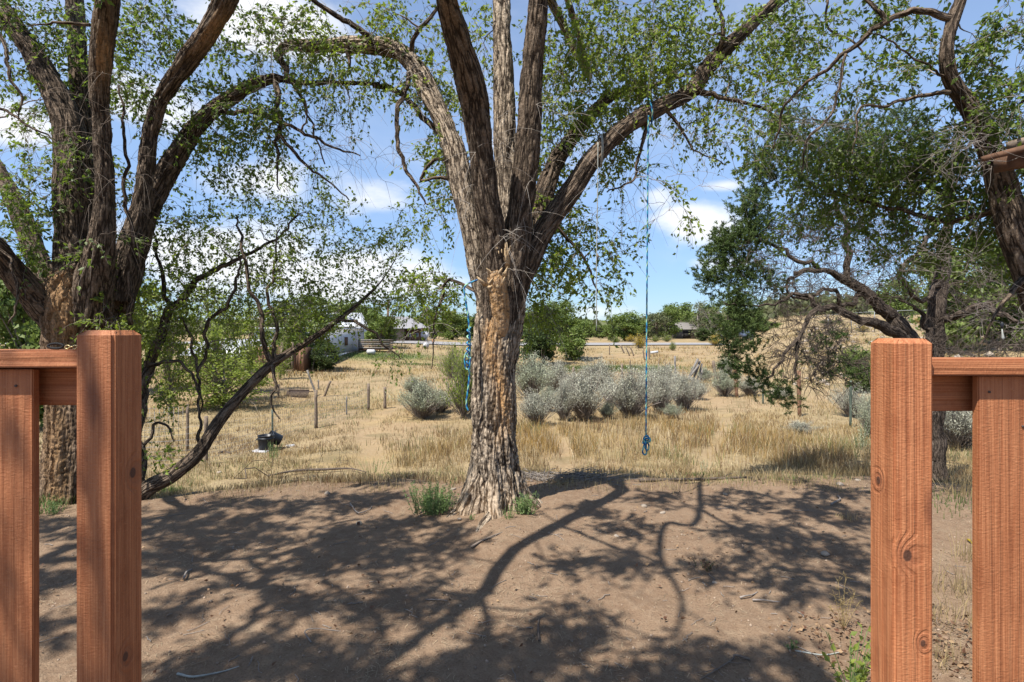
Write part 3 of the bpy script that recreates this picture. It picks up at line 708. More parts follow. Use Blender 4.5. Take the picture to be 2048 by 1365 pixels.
# bare whips: hanging dead twigs
bare_pts = blob_pts([(700, 300, 6.1, 120, 90, 16), (640, 200, 6.1, 100, 60, 18), (950, 180, 5.6, 60, 120, 16), (1320, 350, 5.6, 90, 90, 18), (1040, 300, 5.3, 60, 150, 20),
                     (860, 650, 6.0, 30, 50, 16), (1500, 240, 5.6, 80, 60, 14), (740, 60, 6, 180, 60, 24), (1200, 420, 5.7, 50, 60, 10), (600, 120, 6.0, 110, 90, 26), (860, 200, 5.8, 70, 120, 22), (1130, 180, 5.3, 60, 120, 18), (1420, 200, 5.6, 90, 80, 20), (1230, 100, 5.8, 120, 90, 20), (960, 350, 5.2, 50, 120, 18), (1030, 500, 5.1, 60, 60, 12)])
ex = ce_t.grow(bare_pts, r0=.005, arch=.05, wig=.16)
for t, d in ex:
    for k in range(2):
        v = d/np.linalg.norm(d)+RNG.normal(size=3)*.5; u = np.linspace(0, 1, 6)[:, None]; L_ = RNG.uniform(.2, .6)
        ce_t.tw.append((t+v/np.linalg.norm(v)*L_*u+np.array([0, 0, -.5*L_])*u**2, .0016*(1-.6*u[:, 0]), 3))
n_dead = len(ce_t.tw)
# canopy over the yard (above the frame)
def shade_canopy(tree, spots, h0, h1, dens, r=.34, size=.055):
    ends = []
    for px, py, s in spots:
        c = shade_src(px, py, RNG.uniform(h0, h1)); n = int(dens*s)
        q = RNG.normal(size=(n, 3)); q /= np.linalg.norm(q, axis=1)[:, None]; q *= (RNG.random(n)[:, None]**.5)*r*s
        ends += list(c+q*np.array([1, 1, .8]))
    e = tree.grow(np.array(ends), r0=.008, arch=.06, wig=.10)
    tree.sprays(e, length=.28, nleaf=18, size=size*1.15, droop=.3, branch=4, spread=.9)
shade_canopy(ce_t, [(1500, 1000, 1.2), (1600, 1010, 1.2), (1690, 1040, .9), (1490, 1060, .9), (1580, 1080, 1.0), (1680, 1100, 1.0), (1560, 1130, .9), (1250, 1060, .55), (1270, 1130, .6),
   (1120, 1130, .4), (1330, 1000, .7), (1430, 1140, .6), (1590, 1190, .5), (1180, 1020, .5), (1460, 1340, .9), (1560, 1345, .8), (1380, 1400, .9), (1150, 1260, .75), (1130, 1330, .9), (1000, 1310, .9), (880, 1350, 1.0), (1250, 1370, .6), (1700, 1180, .5), (1650, 980, 1.0), (950, 1380, .8)], 4.6, 5.6, 17)
dead = ce_t.tw[n_live:n_dead]; ce_t.tw = ce_t.tw[:n_live]+ce_t.tw[n_dead:]
under(ce_t.twig_mb().build('twigs', MAT['twig'], None, False), elm_c)['kind'] = 'stuff'
mb = MB()
for C, r, n in dead: mb.tube(C, r*1.25, n, cap=False, at=False)
under(mb.build('dead_twigs', MAT['twig_pale'], None, False), elm_c)['kind'] = 'stuff'
under(put('foliage', ce_t.leaf_mesh('foliage'), MAT['leaf']), elm_c)['kind'] = 'stuff'
# exposed roots
for (p0, p1, p2, w) in [((960, 1000), (915, 1020), (880, 1045), 20), ((1030, 990), (1070, 1000), (1090, 1012), 22), ((985, 1030), (960, 1055), (950, 1075), 18)]:
    g = [GA(*q) for q in (p0, p1, p2)]; r = w/2/F*5.2; ctr = np.array(GY(990, 5.4))
    A = np.array([[*(ctr*.35+g[0]*.65+[0, 0, .06]), r*1.7], [*(g[0]+[0, 0, .015]), r*1.3], [*(g[1]-[0, 0, .012]), r*.8], [*(g[2]-[0, 0, .03]), r*.35]])
    under(bark_limb(crom(A, 8), 30, .014, .008, 91).build('root', MAT['bark'], None, True), elm_c)

# ================================================================== left elm
le = Tree(.90)
trunk_l = le.limb([(158, 1040, 5.8, 176), (158, 980, 5.8, 168), (158, 900, 5.8, 158), (158, 800, 5.8, 156), (158, 700, 5.8, 164), (160, 640, 5.8, 180), (165, 590, 5.8, 190), (175, 545, 5.8, 150), (180, 500, 5.8, 90)], 10, node=False)
limbs_l = [
 ([(150, 680, 5.75, 90), (95, 620, 5.6, 88), (45, 565, 5.4, 72), (0, 510, 5.2, 62), (-70, 440, 4.9, 56), (-180, 300, 4.4, 46), (-330, 60, 3.8, 34)], 64),
 ([(165, 640, 5.75, 90), (152, 560, 5.75, 100), (148, 450, 5.75, 96), (146, 340, 5.75, 88), (132, 235, 5.75, 76), (85, 140, 5.8, 64), (30, 60, 5.85, 58), (-30, -20, 5.9, 52), (-140, -150, 6, 40)], 80),
 ([(180, 560, 6.0, 80), (172, 400, 6.1, 74), (166, 270, 6.15, 60), (158, 140, 6.2, 50), (150, 20, 6.25, 45), (140, -90, 6.3, 38), (120, -300, 6.4, 26)], 56),
 ([(185, 640, 5.6, 90), (192, 560, 5.4, 90), (203, 470, 5.25, 68), (208, 380, 5.2, 54), (206, 280, 5.15, 50), (200, 190, 5.1, 52), (205, 90, 5.0, 58), (214, 10, 4.9, 56), (220, -60, 4.8, 50), (225, -200, 4.6, 40)], 76),
 ([(235, 600, 5.7, 80), (252, 520, 5.7, 72), (278, 430, 5.75, 46), (292, 350, 5.75, 40), (300, 270, 5.75, 38), (325, 195, 5.7, 42), (372, 125, 5.6, 46), (420, 60, 5.5, 50), (452, -5, 5.4, 54), (480, -90, 5.3, 46), (500, -250, 5.2, 32)], 64),
 ([(225, 620, 5.9, 90), (258, 520, 6.0, 78), (295, 420, 6.05, 60), (345, 322, 6.1, 50), (405, 240, 6.15, 42), (470, 190, 6.2, 38), (540, 158, 6.2, 28), (600, 167, 6.2, 14), (690, 165, 6.25, 13), (760, 168, 6.3, 12)], 60),
 ([(120, 620, 5.95, 80), (75, 520, 6.1, 60), (40, 430, 6.2, 50), (0, 350, 6.3, 42), (-60, 240, 6.4, 34)], 48),
]
LL = [(le.limb(p), n) for p, n in limbs_l]
tl = LL[0][0][-1]
lo = [list(tl)]
for px, py, h, r in [(90, 1120, 5.4, .06), (250, 1110, 5.8, .05), (430, 1120, 6.2, .04), (600, 1100, 6.4, .03), (760, 1040, 6.5, .02)]:
    lo.append([*shade_src(px, py, h), r])
LL.append((le.limb3(np.array(lo)), 20))
for A in ([(330, 1110, 5.9, .04), (560, 1190, 6.2, .03), (710, 1215, 6.3, .03), (770, 1290, 6.4, .02)], [(500, 1110, 6.2, .035), (540, 1190, 6.2, .032), (440, 1300, 6.3, .028), (250, 1400, 6.4, .02)], [(600, 1100, 6.4, .025), (660, 1180, 6.4, .02), (600, 1300, 6.5, .012)]):
    LL.append((le.limb3(np.array([[*shade_src(a, b, h), r] for a, b, h, r in A]), wig=.05), 12))
for pl, h, r_ in [([(640, 1165), (700, 1200), (745, 1250), (772, 1300)], 5.2, .024), ([(705, 1215), (800, 1215), (850, 1240), (880, 1262)], 5.2, .016), ([(530, 1165), (600, 1205), (560, 1270), (420, 1300), (290, 1345)], 5.2, .026), ([(610, 1180), (610, 1230), (560, 1260)], 5.2, .016), ([(985, 1065), (930, 1110), (860, 1150), (780, 1180)], 5.0, .014), ([(560, 1270), (620, 1320), (660, 1380)], 5.3, .014), ([(300, 1180), (400, 1150), (520, 1110)], 5.2, .02), ([(480, 1340), (560, 1300), (640, 1290), (720, 1330)], 5.0, .012), ([(340, 1250), (430, 1210), (520, 1180)], 5.0, .012), ([(820, 1300), (760, 1340), (640, 1400)], 5.0, .016), ([(880, 1120), (820, 1090), (740, 1090)], 4.9, .010), ([(690, 1010), (640, 1060), (560, 1110)], 4.9, .014)]:
    n = len(pl); LL.append((le.limb3(np.array([[*shade_src(a, b, h), r_*(1-.55*i/(n-1))] for i, (a, b) in enumerate(pl)]), wig=.05), 10))
small_l = [
 [(548, 158, 6.2, 16), (556, 200, 6.1, 13), (556, 265, 6.05, 10), (554, 330, 6.0, 5), (560, 380, 6.0, 3)],
 [(556, 265, 6.05, 8), (590, 310, 6.0, 8), (640, 350, 6.0, 5), (700, 400, 6, 3)],
 [(262, 650, 5.5, 12), (264, 560, 5.45, 10), (262, 470, 5.4, 9), (250, 380, 5.35, 9), (252, 280, 5.3, 8), (238, 170, 5.3, 5)],
 [(430, 225, 6.2, 14), (520, 225, 6.1, 9), (600, 265, 6.1, 8), (660, 290, 6.1, 6), (720, 315, 6.1, 3)],
 [(0, 70, 5, 10), (20, 130, 4.9, 10), (38, 180, 4.9, 8), (42, 235, 4.9, 3)],
 [(-20, 210, 5, 9), (40, 235, 5, 7), (80, 265, 5, 5), (120, 292, 5, 3)],
 [(-10, 490, 5.0, 8), (30, 530, 5.0, 8), (38, 600, 5.0, 7), (20, 650, 5.0, 3)],
 [(180, 50, 5, 10), (110, 50, 5, 7), (60, 55, 5, 3)],
]
SL = [le.limb(p, wig=.025) for p in small_l]
elm_l = thing('elm_tree', 'thick old elm behind the left gate post, rising in many heavy limbs', 'tree', tuple(GY(158, 5.8)))
def tan_l(V, rn):
    px = 1024+F*V[:, 0]/V[:, 1]; py = HZ-F*(V[:, 2]-CZ)/V[:, 1]
    return np.clip(np.exp(-((px-125)/34)**2)*sst(py, 530, 560)*sst(py, 760, 640)*1.0+np.exp(-((px-110)/30)**2)*.7*sst(py, 640, 900), 0, 1)
B = trunk_l.copy(); B[0, 2] -= .05
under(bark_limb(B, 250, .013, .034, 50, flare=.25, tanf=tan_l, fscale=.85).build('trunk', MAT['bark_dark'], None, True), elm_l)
for i, (Bl, nr) in enumerate(LL):
    tf = None
    if i == 3: tf = lambda V, r: .9*np.exp(-(((HZ-F*(V[:, 2]-CZ)/V[:, 1])-115)/50)**2)*(np.abs(1024+F*V[:, 0]/V[:, 1]-208) < 16)
    if i == 4: tf = lambda V, r: .9*np.exp(-(((HZ-F*(V[:, 2]-CZ)/V[:, 1])-60)/40)**2)*(r[:, 0] > 0)
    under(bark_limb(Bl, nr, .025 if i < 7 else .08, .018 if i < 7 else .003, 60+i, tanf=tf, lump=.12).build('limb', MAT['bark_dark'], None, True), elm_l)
for S in SL:
    mb = MB(); mb.tube(S[:, :3], S[:, 3], 8); mb.a['tan'] = [np.zeros(mb.n)]; under(mb.build('branch', MAT['bark_dark'], None, True), elm_l)
blobs_l = [(60, 60, 5.9, 70, 60, 34), (110, 200, 6.0, 60, 60, 20), (300, 50, 5.7, 70, 60, 44), (270, 190, 5.8, 55, 80, 28), (480, 90, 6.0, 60, 90, 34), (520, 220, 6.0, 70, 60, 44), (420, 300, 6.4, 90, 60, 30),
 (500, 300, 6.4, 110, 60, 34), (330, 440, 6.4, 90, 80, 44), (50, 370, 5.4, 60, 80, 40), (60, 480, 5.6, 60, 60, 28), (400, 150, 6, 60, 60, 16), (150, 330, 5.6, 50, 50, 16), (170, 60, 5.9, 50, 60, 18),
 (250, 120, 5.7, 40, 60, 16), (600, 120, 6.2, 60, 50, 20), (120, 100, 6, 60, 60, 18), (350, 240, 6, 60, 60, 14), (200, 500, 5.3, 40, 40, 9), (20, 200, 6, 50, 60, 9), (640, 210, 6.1, 90, 40, 14),
 (0, -200, 5.6, 250, 120, 40), (400, -200, 5.6, 250, 120, 50)]
e1 = le.grow(blob_pts([(a, b, c, d*.8, e_*.8, max(1, n//5)) for a, b, c, d, e_, n in blobs_l]), r0=.013, arch=.08, wig=.09)
e2 = le.grow(blob_pts([(a, b, c, d, e_, max(2, int(n*.72))) for a, b, c, d, e_, n in blobs_l]), r0=.006, arch=.06, wig=.10)
le.sprays(e1+e2, length=.34, nleaf=11, size=.050, droop=.45, branch=3, spread=.75)
ex = le.grow(blob_pts([(420, 180, 6, 120, 90, 20), (640, 300, 6.2, 90, 80, 16), (200, 250, 5.0, 90, 150, 20), (60, 250, 5, 60, 90, 14), (250, 400, 5.2, 50, 90, 12), (540, 60, 6, 90, 60, 16)]), r0=.005, arch=.03, wig=.16)
for t, d in ex:
    for k in range(2):
        v = d/np.linalg.norm(d)+RNG.normal(size=3)*.5; u = np.linspace(0, 1, 6)[:, None]; L_ = RNG.uniform(.2, .6)
        le.tw.append((t+v/np.linalg.norm(v)*L_*u+np.array([0, 0, -.5*L_])*u**2, .0016*(1-.6*u[:, 0]), 3))
shade_canopy(le, [(120, 1050, 1.2), (230, 1080, 1.2), (350, 1040, 1.1), (450, 1010, 1.0), (560, 1020, 1.0), (660, 1010, .9), (760, 1000, .8), (380, 1110, 1.1), (500, 1080, 1.0), (620, 1080, 1.0), (730, 1060, 1.0), (840, 1050, .8),
   (560, 1150, .8), (680, 1130, .9), (800, 1120, .9), (900, 1080, .6), (860, 1190, .7), (130, 1150, .9), (620, 1200, .5), (560, 1330, .8), (700, 1340, .9),
   (100, 1260, .6), (300, 1400, .7), (470, 1310, .55), (640, 1370, .7), (340, 1220, .5), (760, 1200, .6), (620, 960, 1.0), (800, 960, .9), (420, 1060, 1.0), (700, 1090, 1.0), (905, 1010, .4)], 4.7, 5.8, 20)
# foliage that throws dappled shade on the left gate post (out of the frame, overhead left)
for z in (1.5, 1.1, .6, .2):
    pass
def shade_at(p, h): 
    k = (h-p[2])/se; return np.array([p[0]-SUNV[0]*k, p[1]-SUNV[1]*k, h])
LL2 = le.limb3(np.array([[*tl[:3], .04], [*shade_at(np.array([-3.0, 2.9, 0]), 4.6), .034], [*shade_at(np.array([-2.3, 1.6, .4]), 4.8), .032], [*shade_at(np.array([-1.35, 1.3, 1.9]), 5.0), .030], [*shade_at(np.array([-.925, 1.22, 1.66]), 4.6), .024], [*shade_at(np.array([-.91, 1.22, 1.40]), 4.6), .022], [*shade_at(np.array([-.865, 1.22, 1.0]), 4.7), .020], [*shade_at(np.array([-.80, 1.22, .6]), 4.8), .010]]))
under(bark_limb(LL2, 12, .08, .002, 99).build('limb', MAT['bark_dark'], None, True), elm_l)
e = le.grow(np.array([shade_at(np.array([x, 1.25, z]), h)+RNG.normal(size=3)*.12 for x, z, h in [(-1.17, 1.02, 5.2), (-1.25, .62, 5.4), (-.90, .72, 5.3), (-.91, .30, 5.3), (-1.15, .25, 5.4), (-1.02, 1.62, 5.2), (.86, .12, 5.4), (.93, .30, 5.4)] for _ in range(4)]), r0=.006)
le.sprays(e, length=.25, nleaf=14, size=.06, droop=.3, branch=3, spread=.8)
under(le.twig_mb().build('twigs', MAT['twig'], None, False), elm_l)['kind'] = 'stuff'
under(put('foliage', le.leaf_mesh('foliage'), MAT['leaf_deep']), elm_l)['kind'] = 'stuff'

# ================================================================== leaning young elm, left of centre
sl = Tree()
sl.limb([(262, 1010, 5.7, 42), (300, 974, 5.75, 38), (345, 950, 5.8, 35), (398, 905, 5.9, 31), (436, 846, 6.0, 27), (482, 790, 6.1, 23), (545, 728, 6.25, 19), (605, 690, 6.4, 14), (675, 642, 6.6, 10), (725, 600, 6.8, 7), (765, 560, 7.0, 4), (790, 520, 7.1, 3)])
subs = [
 [(545, 728, 6.25, 14), (528, 690, 6.2, 11), (518, 620, 6.2, 9), (500, 560, 6.2, 8), (488, 500, 6.2, 7), (470, 430, 6.2, 4)],
 [(550, 725, 6.25, 12), (548, 650, 6.25, 8), (538, 590, 6.25, 7), (548, 520, 6.3, 5), (560, 460, 6.3, 3)],
 [(545, 732, 6.2, 9), (547, 770, 6.1, 6), (542, 808, 6.1, 4), (562, 838, 6.1, 3)],
 [(680, 640, 6.6, 7), (730, 650, 6.6, 6), (770, 690, 6.6, 4), (800, 715, 6.6, 2)],
 [(280, 985, 5.8, 26), (275, 880, 6.0, 26), (285, 780, 6.2, 25), (315, 690, 6.3, 23), (340, 620, 6.4, 20), (385, 575, 6.4, 14), (450, 530, 6.5, 10), (530, 490, 6.6, 6), (600, 430, 6.7, 4)],
 [(340, 620, 6.4, 12), (330, 560, 6.4, 9), (310, 480, 6.4, 6), (300, 400, 6.4, 4)],
 [(300, 730, 6.2, 10), (350, 722, 6.1, 7), (385, 745, 6.1, 6), (400, 790, 6.1, 4), (402, 845, 6.1, 2)],
 [(395, 745, 6.2, 7), (412, 690, 6.3, 7), (422, 640, 6.3, 8), (455, 612, 6.3, 7), (472, 560, 6.3, 6), (476, 500, 6.3, 4)],
 [(395, 745, 6.2, 6), (375, 650, 6.3, 5), (355, 640, 6.3, 4)],
 [(402, 900, 6.0, 10), (398, 850, 6.0, 6), (400, 790, 6.1, 6), (396, 745, 6.2, 6)],
 [(286, 940, 5.9, 10), (300, 860, 5.9, 7), (330, 850, 5.9, 5), (352, 880, 5.9, 3)],
]
for p in subs: sl.limb(p, wig=.028)
elm_s = thing('elm_tree', 'young elm with one dark stem leaning far to the right over the dry grass', 'tree', tuple(GY(262, 5.7)))
under(bark_limb(sl.limbs[0], 30, .03, .005, 120, lump=.10).build('trunk', MAT['bark_dark'], None, True), elm_s)
for S in sl.limbs[1:]:
    mb = MB(); mb.tube(S[:, :3], S[:, 3], 8); mb.a['tan'] = [np.zeros(mb.n)]; under(mb.build('branch', MAT['bark_dark'], None, True), elm_s)
blobs_s = [(330, 560, 6.4, 90, 60, 40), (430, 480, 6.6, 90, 80, 50), (420, 600, 6.5, 90, 50, 50), (560, 560, 6.6, 90, 70, 70), (600, 470, 6.8, 110, 80, 56), (660, 600, 6.8, 90, 50, 50), (720, 500, 7.0, 90, 70, 46),
 (770, 600, 7.0, 90, 50, 40), (780, 460, 7.2, 70, 60, 22), (830, 590, 7.1, 70, 60, 30), (330, 660, 6.3, 50, 50, 34), (380, 700, 6.4, 60, 40, 18), (560, 640, 6.4, 70, 40, 34), (530, 380, 6.8, 90, 60, 30), (640, 390, 6.9, 80, 60, 26), (640, 660, 6.6, 40, 30, 12),
 (330, 790, 6.1, 40, 50, 14), (310, 900, 5.9, 20, 34, 8), (790, 712, 6.6, 26, 14, 5), (350, 920, 5.9, 16, 20, 3), (250, 620, 6.2, 60, 50, 34), (215, 640, 5.4, 40, 20, 14), (480, 690, 6.6, 80, 40, 22)]
e1 = sl.grow(blob_pts([(a, b, c, d*.8, e_*.8, max(1, n//5)) for a, b, c, d, e_, n in blobs_s]), r0=.010, arch=.04, wig=.09)
e2 = sl.grow(blob_pts(blobs_s), r0=.005, arch=.03, wig=.10)
sl.sprays(e1+e2, length=.30, nleaf=10, size=.044, droop=.35, branch=2, spread=.75)
ex = sl.grow(blob_pts([(350, 780, 6.1, 60, 90, 24), (370, 700, 6.1, 70, 60, 20), (560, 780, 6.1, 20, 50, 6), (640, 420, 7, 120, 60, 16)]), r0=.004, arch=.02, wig=.18)
under(sl.twig_mb().build('twigs', MAT['twig'], None, False), elm_s)['kind'] = 'stuff'
under(put('foliage', sl.leaf_mesh('foliage'), MAT['leaf']), elm_s)['kind'] = 'stuff'

# ================================================================== right elm
re_ = Tree(.80)
trunk_r = re_.limb([(2230, 1100, 4.9, 130), (2180, 900, 4.8, 112), (2120, 720, 4.7, 100), (2070, 580, 4.65, 90), (2032, 470, 4.6, 84), (2005, 380, 4.6, 78), (1975, 290, 4.6, 64), (1942, 220, 4.6, 58), (1905, 165, 4.55, 50), (1893, 105, 4.5, 46), (1905, 45, 4.5, 42), (1930, -20, 4.5, 38), (1960, -120, 4.5, 32), (2000, -300, 4.5, 20)])
small_r = [
 [(1903, 38, 4.5, 24), (1860, 22, 4.5, 20), (1810, 24, 4.5, 19), (1760, 50, 4.55, 16), (1705, 98, 4.6, 13), (1650, 140, 4.7, 10), (1602, 180, 4.8, 8), (1565, 222, 4.9, 7), (1550, 300, 5.0, 4)],
 [(1898, 185, 4.55, 16), (1855, 190, 4.5, 12), (1780, 211, 4.45, 9), (1719, 216, 4.4, 7), (1715, 260, 4.4, 5), (1706, 310, 4.4, 3)],
 [(1893, 155, 4.55, 9), (1840, 118, 4.3, 6), (1790, 88, 4.2, 5), (1740, 62, 4.1, 3)],
 [(1692, 108, 4.6, 9), (1680, 180, 4.6, 8), (1655, 235, 4.6, 7), (1612, 288, 4.6, 6), (1600, 345, 4.6, 3)],
 [(1775, 42, 4.55, 16), (1740, 10, 4.6, 12), (1700, -40, 4.6, 9)],
 [(1655, 0, 5.2, 7), (1660, 60, 5.2, 6), (1700, 80, 5.1, 6), (1760, 130, 5.0, 3)],
 [(2010, 400, 4.6, 26), (1960, 430, 4.9, 20), (1880, 440, 5.2, 16), (1800, 420, 5.5, 12), (1720, 400, 5.7, 8), (1640, 370, 5.8, 5)],
 [(2045, 560, 4.6, 24), (2010, 600, 4.5, 14), (1985, 640, 4.5, 8), (1960, 690, 4.5, 4)],
 [(1980, 300, 4.6, 16), (2020, 240, 4.5, 12), (2060, 180, 4.4, 9), (2100, 100, 4.3, 5)],
]
for p in small_r: re_.limb(p, wig=.018)
elm_r = thing('elm_tree', 'dark elm curving up past the right edge beside the shed eave', 'tree', tuple(GY(2230, 4.9)))
B = trunk_r.copy()
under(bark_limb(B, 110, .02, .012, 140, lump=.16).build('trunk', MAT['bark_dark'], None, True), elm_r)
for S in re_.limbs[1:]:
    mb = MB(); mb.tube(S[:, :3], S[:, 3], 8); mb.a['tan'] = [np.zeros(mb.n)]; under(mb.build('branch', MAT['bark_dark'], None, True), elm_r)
blobs_r = [(1600, 50, 5.2, 90, 50, 34), (1740, 60, 4.9, 110, 50, 34), (1640, 180, 5.0, 90, 60, 34), (1760, 150, 4.7, 90, 50, 26), (1560, 280, 5.4, 60, 60, 22), (1680, 320, 5.6, 90, 50, 56), (1780, 330, 5.5, 90, 50, 60),
 (1880, 330, 5.2, 90, 70, 70), (1970, 120, 4.5, 60, 90, 44), (2010, 220, 4.4, 50, 80, 50), (1960, 420, 5.0, 90, 50, 50), (1760, 410, 5.8, 110, 46, 44), (1630, 390, 5.9, 70, 50, 24), (1840, 490, 5.6, 90, 40, 34), (2010, 60, 4.4, 50, 50, 24), (1900, 240, 4.9, 60, 60, 30),
 (1690, 460, 6.0, 80, 30, 14), (1850, 100, 4.8, 50, 50, 12), (1590, 460, 6.1, 50, 30, 6), (2020, 500, 5, 50, 60, 20), (1800, -120, 4.8, 300, 100, 50), (2080, 350, 4.6, 60, 150, 40)]
e1 = re_.grow(blob_pts([(a, b, c, d*.8, e_*.8, max(1, n//5)) for a, b, c, d, e_, n in blobs_r]), r0=.011, arch=.06, wig=.09)
e2 = re_.grow(blob_pts([(a, b, c, d, e_, max(2, int(n*(1.2 if b > 280 else .55)))) for a, b, c, d, e_, n in blobs_r]), r0=.005, arch=.05, wig=.10)
re_.sprays(e1+e2, length=.27, nleaf=11, size=.047, droop=.35, branch=3, spread=.75)
ex = re_.grow(blob_pts([(1960, 300, 4.2, 80, 70, 30), (1650, 250, 4.9, 70, 70, 26), (1900, 520, 4.6, 90, 60, 22), (2000, 620, 4.5, 60, 50, 20), (1800, 250, 4.8, 60, 50, 8)]), r0=.004, arch=.02, wig=.2)
rt2 = [(C, r, n) for C, r, n in re_.tw]
for t, d in ex:
    for k in range(3):
        v = d/np.linalg.norm(d)+RNG.normal(size=3)*.6; u = np.linspace(0, 1, 6)[:, None]; L_ = RNG.uniform(.12, .4)
        re_.tw.append((t+v/np.linalg.norm(v)*L_*u+RNG.normal(size=(6, 3))*.01*u, .0017*(1-.6*u[:, 0]), 3))
under(re_.twig_mb().build('twigs', MAT['twig_grey'], None, False), elm_r)['kind'] = 'stuff'
under(put('foliage', re_.leaf_mesh('foliage'), MAT['leaf_deep']), elm_r)['kind'] = 'stuff'

# ================================================================== pinyon pine
pn = Tree()
pl_ = [
 [(1875, 960, 9.0, 46), (1870, 850, 9.0, 42), (1866, 760, 9.0, 44), (1872, 660, 9.0, 40), (1880, 560, 9.0, 34), (1890, 480, 9.0, 26), (1900, 400, 9.0, 18), (1905, 330, 9.0, 10)],
 [(1868, 800, 9.0, 34), (1840, 715, 8.95, 42), (1808, 668, 8.9, 38), (1772, 622, 8.9, 32), (1730, 585, 8.85, 25), (1688, 556, 8.8, 18), (1640, 540, 8.7, 13), (1590, 545, 8.6, 8)],
 [(1835, 715, 8.95, 26), (1790, 665, 8.8, 28), (1730, 642, 8.6, 22), (1680, 622, 8.5, 20), (1645, 618, 8.4, 16), (1610, 645, 8.3, 12), (1594, 700, 8.2, 9), (1596, 760, 8.2, 5)],
 [(1690, 560, 8.8, 16), (1696, 490, 8.9, 14), (1680, 420, 9.0, 10), (1640, 350, 9.1, 7)],
 [(1876, 640, 9.0, 20), (1930, 622, 8.7, 16), (1970, 612, 8.5, 18), (2010, 630, 8.3, 12), (2080, 650, 8.1, 8)],
 [(1882, 560, 9.0, 14), (1850, 600, 8.7, 10), (1800, 560, 8.5, 12), (1850, 480, 8.6, 12), (1890, 430, 8.7, 10)],
 [(1850, 715, 8.9, 14), (1856, 660, 8.9, 14), (1836, 620, 8.8, 8), (1800, 600, 8.7, 5)],
 [(1645, 618, 8.4, 12), (1600, 590, 8.4, 9), (1560, 600, 8.4, 6), (1500, 620, 8.4, 4), (1450, 600, 8.4, 3)],
 [(1730, 585, 8.85, 12), (1690, 610, 8.7, 9), (1660, 580, 8.6, 8), (1585, 600, 8.5, 6), (1578, 560, 8.5, 5), (1620, 540, 8.5, 3)],
 [(1594, 680, 8.2, 8), (1560, 720, 8.1, 6), (1530, 760, 8.1, 4)],
 [(1640, 540, 8.7, 10), (1560, 500, 8.8, 8), (1500, 470, 8.9, 5), (1440, 460, 9.0, 3)],
 [(1640, 350, 9.1, 8), (1580, 320, 9.2, 6), (1520, 310, 9.2, 4)],
 [(1900, 400, 9.0, 12), (1800, 330, 9.3, 9), (1700, 260, 9.4, 6), (1620, 240, 9.4, 4)],
]
for i_, p in enumerate(pl_): pn.limb(p, wig=.05 if i_ > 2 else .03)
pine = thing('pinyon_pine', 'spreading pinyon pine of crooked dark limbs and bare twigs behind the right gate post', 'tree', tuple(GY(1875, 9.0)))
under(bark_limb(pn.limbs[0], 60, .03, .012, 160, lump=.12).build('trunk', MAT['bark_pine'], None, True), pine)
for k in (1, 2):
    under(bark_limb(pn.limbs[k], 48, .03, .010, 165+k, lump=.14).build('limb', MAT['bark_pine'], None, True), pine)
for S in pn.limbs[3:]:
    mb = MB(); mb.tube(S[:, :3], S[:, 3], 8); mb.a['tan'] = [np.zeros(mb.n)]; under(mb.build('branch', MAT['bark_pine'], None, True), pine)
e0 = pn.grow(blob_pts([(1600, 640, 8.5, 110, 90, 90), (1700, 560, 8.8, 120, 70, 80), (1560, 520, 8.8, 90, 80, 60), (1780, 500, 8.8, 90, 70, 50), (1940, 600, 8.6, 90, 60, 40), (1640, 720, 8.2, 90, 60, 70), (1900, 700, 8.5, 90, 40, 24), (2000, 700, 8.3, 60, 40, 24), (1720, 440, 9, 90, 50, 50), (1640, 460, 9, 80, 50, 40)]), r0=.010, arch=-.08, wig=.2, n=8, minr=.003)
for t, d in e0:
    for k in range(7):
        v = d/np.linalg.norm(d)+RNG.normal(size=3)*.8+np.array([0, 0, -.2]); u = np.linspace(0, 1, 6)[:, None]; L_ = RNG.uniform(.15, .5)
        C = t+v/np.linalg.norm(v)*L_*u+RNG.normal(size=(6, 3))*.018*u
        pn.tw.append((C, .0042*(1-.6*u[:, 0]), 3))
nb = [(1438, 500, 9.0, 24, 26, 16), (1425, 560, 8.8, 26, 20, 14), (1470, 480, 9.0, 40, 40, 30), (1460, 545, 8.8, 36, 30, 22), (1500, 400, 9.1, 40, 36, 30), (1540, 330, 9.2, 50, 40, 40), (1470, 600, 8.6, 40, 26, 24), (1580, 260, 9.3, 60, 40, 30),
      (1510, 460, 9.0, 50, 50, 40), (1470, 690, 8.3, 40, 34, 20), (1500, 740, 8.2, 40, 20, 12), (1545, 770, 8.1, 36, 20, 12), (1490, 640, 8.4, 50, 26, 20), (1600, 350, 9.2, 70, 40, 26), (1690, 280, 9.4, 90, 50, 50), (1800, 260, 9.4, 90, 50, 36),
      (1620, 440, 9.0, 60, 30, 12), (1690, 745, 8.1, 50, 18, 10), (1540, 570, 8.6, 30, 30, 8), (1570, 800, 8.1, 20, 12, 4), (1500, 540, 8.8, 36, 30, 12), (1660, 690, 8.2, 60, 30, 8), (1740, 350, 9.3, 60, 50, 30), (1448, 510, 8.9, 30, 60, 12)]
ne = pn.grow(blob_pts(nb), r0=.006, arch=-.03, wig=.12, minr=.0025)
